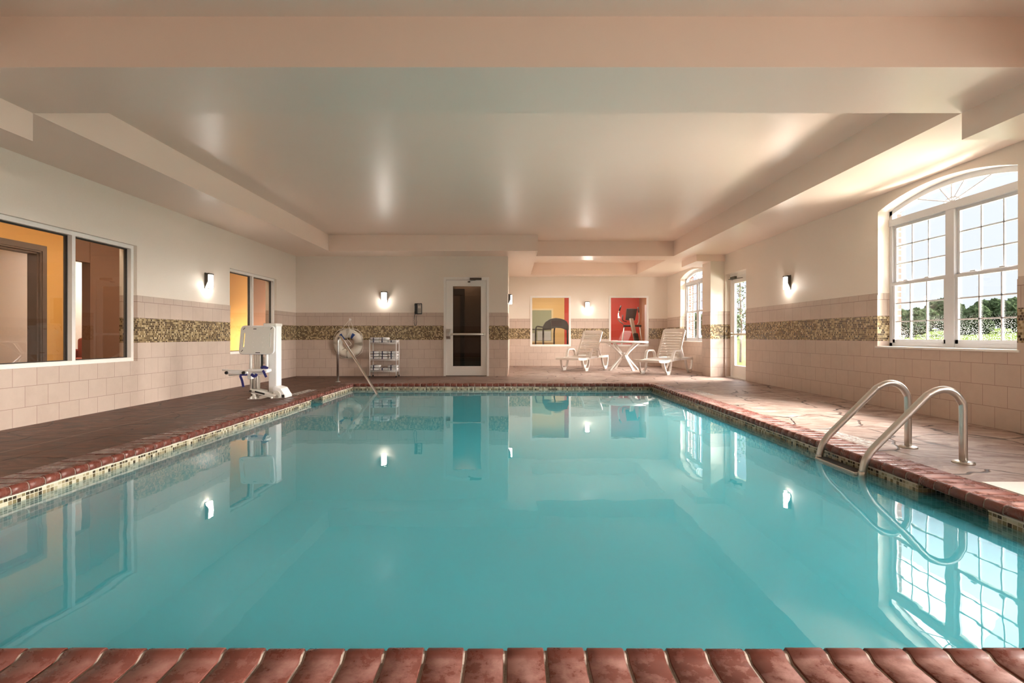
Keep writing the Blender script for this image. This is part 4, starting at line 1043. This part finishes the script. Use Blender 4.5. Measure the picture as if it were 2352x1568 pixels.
# ------------------------------------------------------------------ sun loungers
def lounger(name_label, loc, rz, tilt):
    r = thing('sun_lounger', name_label, 'sun lounger', loc, rz, 'white slatted loungers in the alcove')
    W = .66; hz = .335
    # side rails + seat slats: local x across, y from foot (0) to head (1.85)
    def railz(y): return hz-.035*math.exp(-((y-.28)/.35)**2)+.0
    m = MB()
    for s_ in (-1, 1):
        pts = [(s_*(W/2-.03), y, railz(y)) for y in [i*.09 for i in range(21)]]
        for a, b in zip(pts, pts[1:]): m.obox(a, (b[0], b[1]+.004, b[2]), .05, .055)
    m.box(-W/2+.01, W/2-.01, -.02, .05, railz(0)-.03, railz(0)+.03, bev=.015); m.box(-W/2+.01, W/2-.01, 1.79, 1.84, hz-.03, hz+.025, bev=.012)
    m.build('frame', M['plastic'], r)
    m = MB()
    for i in range(11):
        y = .06+i*.098; z = railz(y)+.012
        m.box(-W/2+.04, W/2-.04, y, y+.080, z, z+.016, bev=.005)
    m.build('seat', M['plastic'], r)
    # backrest: tilted slatted panel with solid rails and a broad head slat
    L = .80; hy = 1.10; ca, sa = math.cos(tilt), math.sin(tilt); mt = Matrix(((1, 0, 0, 0), (0, ca, -sa, hy), (0, sa, ca, hz+.02), (0, 0, 0, 1)))
    m = MB()
    for s_ in (-1, 1): m.box(s_*(W/2-.075)-.028, s_*(W/2-.075)+.028, 0, L-.05, -.012, .022, bev=.006, rot=mt)
    for i in range(9): m.box(-W/2+.07, W/2-.07, .03+i*.073, .03+i*.073+.055, -.004, .014, bev=.005, rot=mt)
    m.prism([(-W/2+.045, .69), (W/2-.045, .69), (W/2-.045, L-.05), (W/2-.075, L-.012), (W/2-.12, L), (-W/2+.12, L), (-W/2+.075, L-.012), (-W/2+.045, L-.05)], 'z', -.010, .020, bev=.006)
    for v in m.bm.verts:
        pass
    bm_ = m.bm
    # rotate the head slat, which was laid flat
    for v in [v for v in bm_.verts if v.co.z < .05 and v.co.y <= L+.001 and v.co.y > .6]: v.co = mt @ v.co
    m.build('backrest', M['plastic'], r)
    for s_ in (-1, 1):
        m = MB(); pr = [(s_*(W/2-.005), .60, hz-.01), (s_*(W/2+.005), .66, .49), (s_*(W/2+.005), .72, .535), (s_*(W/2+.005), 1.0, .535), (s_*(W/2), 1.07, .48), (s_*(W/2-.005), 1.10, hz)]
        pr = fillet(pr, .06)
        for a, b in zip(pr, pr[1:]): m.obox(a, b, .062, .034, bev=0, up=(0, .01, 1) if abs((b-a).normalized().z) < .8 else (0, -1, 0))
        m.build('armrest', M['plastic'], r)
        for y_ in (.42, 1.62):          # a leg pair: two curved struts meeting in a foot, leaving an eye between them
            m = MB(); x_ = s_*(W/2-.035)
            for dy in (-1, 1):
                pts = [(x_, y_+dy*.20, hz-.02), (x_+s_*.005, y_+dy*.175, .21), (x_+s_*.012, y_+dy*.125, .10), (x_+s_*.015, y_+dy*.060, .035)]
                for a, b in zip(fillet(pts, .05), fillet(pts, .05)[1:]): m.obox(a, b, .045, .028, up=(0, 1, .01))
            m.prism([(y_-.095, .080), (y_+.095, .080), (y_+.075, 0.0), (y_-.075, 0.0)], 'x', x_-.02+s_*.015, x_+.024+s_*.015, bev=.005)
            m.build('leg', M['plastic'], r)
    m = MB(); q = mt @ Vector((0, .45, -.01))
    for s_ in (-1, 1): m.obox((s_*.2, q.y, q.z), (s_*.2, q.y+.22, hz+.01), .03, .018)
    m.box(-.22, .22, q.y+.20, q.y+.235, hz-.005, hz+.02); m.build('back_support', M['plastic'], r)
    return r
def lz(x, y): return deck_z(x, y)
lounger('white slatted plastic sun lounger left of the round table', (1.36, 12.85, 0), -math.radians(33), math.radians(56))
lounger('white slatted plastic sun lounger between the round table and the pilaster', (2.99, 11.62, .0), -math.radians(41), math.radians(60))

# ------------------------------------------------------------------ round table
off = (2.88, 13.45, 0)
r = thing('patio_table', 'round white plastic table between the two sun loungers', 'table', off)
m = MB(); m.lathe([(.02, .715), (.56, .715), (.585, .700), (.605, .700), (.612, .712), (.612, .738), (.600, .746), (.02, .748)], 56, c=off); m.build('tabletop', M['plastic'], r, off)
m = MB(); m.lathe([(.055, .30), (.07, .33), (.07, .42), (.055, .45)], 20, c=off); m.build('hub', M['plastic'], r, off)
for k in range(4):
    a = math.radians(22+90*k); ca, sa = math.cos(a), math.sin(a)
    prof = [(.50, .710), (.40, .66), (.27, .56), (.15, .46), (.075, .38), (.13, .30), (.26, .17), (.37, .06), (.42, .0)]
    P = [Vector((off[0]+ca*u, off[1]+sa*u, z)) for u, z in prof]
    m = MB()
    for i, (p, q) in enumerate(zip(P, P[1:])): m.obox(p, q+(q-p).normalized()*.008, .066 if 1 < i < 7 else .075, .034, up=(-ca, -sa, .3), bev=.004)
    m.build('leg', M['plastic'], r, off)

# ------------------------------------------------------------------ skimmer lid, deck markings, depth mark
m = MB(); m.box(2.652, 3.10, 2.50, 2.955, .040, .0485, bev=.002); tag(m.build('skimmer_lid', M['skimmer'], off=(2.88, 2.73, .045)), 'square off-white skimmer lid set in the deck at the right edge of the picture', 'lid')
def worn_mark():
    g = G('worn_white_paint'); n_ = g.noise(26, 5, rough=.7)
    f = g.ramp(n_, [(.42, (0, 0, 0)), (.56, (1, 1, 1))])
    d_ = g.n('ShaderNodeBsdfPrincipled', {'Base Color': (.78, .72, .68, 1), 'Roughness': .6}); t = g.n('ShaderNodeBsdfTransparent')
    mx = g.n('ShaderNodeMixShader', {0: g.math('MULTIPLY', f, .8), 1: t.outputs[0], 2: d_.outputs[0]}); g.t.links.new(mx.outputs[0], g.out.inputs[0]); return g.m
M['worn'] = worn_mark()
for (x0, x1, y0, y1, lab) in ((2.65, 2.83, 3.95, 4.62, 'worn white deck marking beside the ladder'), (2.66, 2.86, 7.35, 8.15, 'worn white deck marking beside the far right coping'),
                              (-3.16, -3.00, 7.35, 8.1, 'worn pale deck marking between the pool lift and the coping')):
    z_ = deck_z((x0+x1)/2, (y0+y1)/2)+.0015; m = MB(); m.prism([(x0, y0), (x1, y0), (x1, y1), (x0, y1)], 'z', z_-.001, z_+.0005)
    tag(m.build('deck_marking', M['worn'], off=((x0+x1)/2, (y0+y1)/2, z_)), lab, 'deck marking', group='worn markings on the deck')
cu = bpy.data.curves.new('depth_marking', 'FONT'); cu.body = '1.0m'; cu.size = .105; cu.extrude = .0012; cu.align_x = 'CENTER'
tmp = bpy.data.objects.new('tmp', cu); C.objects.link(tmp)
dg = bpy.context.evaluated_depsgraph_get(); me = bpy.data.meshes.new_from_object(tmp.evaluated_get(dg)); bpy.data.objects.remove(tmp)
me.materials.clear(); me.materials.append(M['grout'])
o = bpy.data.objects.new('depth_marking', me); C.objects.link(o); o.location = (PR-.0015, 7.55, -.088); o.rotation_euler = (PI/2, 0, -PI/2)
tag(o, 'pale depth figures set in the mosaic on the right pool wall', 'marking')

# ------------------------------------------------------------------ outdoors
m = MB(); bm = m.bm; nx = 16
rows = [(4.95, -.15), (12, -.15), (25, .1), (40, .8), (58, 1.75), (80, 2.2)]
vs = [[bm.verts.new((x, -30+i*9, z)) for i in range(nx)] for x, z in rows]
for A, B_ in zip(vs, vs[1:]):
    for i in range(nx-1): f = bm.faces.new((A[i], A[i+1], B_[i+1], B_[i])); f.smooth = True
tag(m.build('lawn', M['grass']), 'mown green lawn rising gently away from the windows', 'lawn', kind='structure')
def crown(rad, h, seed, mat, nb=16):
    rnd = random.Random(seed); m = MB()
    from mathutils import noise as mn
    for i in range(nb):
        a = rnd.uniform(0, 2*PI); d = rad*.72*math.sqrt(rnd.random()); rr = rad*rnd.uniform(.24, .42); z = h*(.30+.46*rnd.random()*(1-d/rad*.5))
        c = Vector((math.cos(a)*d, math.sin(a)*d, z))
        g = bmesh.ops.create_icosphere(m.bm, subdivisions=4, radius=rr, matrix=Matrix.Translation(c))
        for v in g['verts']:
            q = v.co; k = 1+.22*mn.noise(q*1.1)+.30*mn.noise(q*3.2)+.25*rnd.uniform(-.5, .5)*.6
            v.co = c+(q-c)*k
            if v.co.z < .15: v.co.z = .15
    return m
tps = []
for k in range(2):
    t = thing('tree', '', 'tree', (0, 0, 0)); crown(3.4, 5.2, 11+k, M['leaf']).build('crown', M['leaf'], t)
    m = MB(); m.tube([(0, 0, -.3), (.1, 0, 1.2), (0, .1, 3)], [.22, .17, .1], 10); m.build('trunk', M['bark'], t); tps.append(t)
rnd = random.Random(3)
near = [(30, 56, .70), (35, 54.5, .66), (40, 53, .70), (45, 52, .68), (50, 51.5, .72), (55, 50, .68)]
far = [(22, 66, .85), (28.5, 73, .95), (35.5, 72, .9), (42.5, 71.5, .98), (49.5, 71, .9), (56.5, 69, .95), (63.5, 67, .9), (70.2, 62, .9), (74.5, 55.5, .85), (62.5, 57.5, .78), (61, 43, .72)]
words = ['leftmost', 'second', 'third', 'fourth', 'fifth', 'sixth']
for i, (Xt, Yt, sc) in enumerate(near+far):
    t = tps[i % 2] if i < 2 else copy_tree(tps[i % 2])
    zt = 0
    for (x0, z0_), (x1, z1_) in zip(rows, rows[1:]):
        if x0 <= Xt <= x1: zt = z0_+(z1_-z0_)*(Xt-x0)/(x1-x0)
    t.location = (Xt, Yt, zt-.3); t.rotation_euler = (0, 0, rnd.uniform(0, 6)); t.scale = (sc, sc, sc)
    if i < 6: tag(t, '%s low tree from the left in the front row beyond the lawn' % words[i], group='front row of trees beyond the lawn')
    else: tag(t, 'tall dark green tree behind the front row, %s from the left' % ('first second third fourth fifth sixth seventh eighth ninth tenth eleventh'.split()[i-6]), group='rear row of trees beyond the lawn')
m = MB(); m.box(4.96, 6.25, 18.0, 22, -.3, 3.4)
tag(m.build('building_wing', M['brick'], off=(5.6, 18, -.2)), 'brick wing of the building seen through the alcove window', 'building')
# small leafy tree outside the glazed door
off = (9.0, 20.6, -.15); t = thing('young_tree', 'young tree with sparse leaves seen through the outside door\'s glass', 'tree', off)
rnd = random.Random(5); m = MB()
for i in range(1100):
    a = rnd.uniform(0, 2*PI); d = 1.1*rnd.random()**.6; z = 1.3+2.6*rnd.random(); p = Vector((d*math.cos(a), d*math.sin(a), z)); n_ = Vector((rnd.uniform(-1, 1), rnd.uniform(-1, 1), rnd.uniform(-1, 1))).normalized()
    q = n_.orthogonal().normalized()*.055; w_ = n_.cross(q).normalized()*.03
    f = m.bm.faces.new([m.bm.verts.new(p+x) for x in (q, w_, -q, -w_)])
m.build('foliage', M['leaf_near'], t)
m = MB(); m.tube([(0, 0, -.2), (.05, 0, 1.4), (0, .05, 3.2)], [.05, .04, .015], 8)
for k in range(9): a = k*2.1; m.tube([(0.03, 0, 1.2+k*.2), (math.cos(a)*.8, math.sin(a)*.8, 1.9+k*.2)], [.018, .006], 6)
m.build('trunk', M['bark'], t)
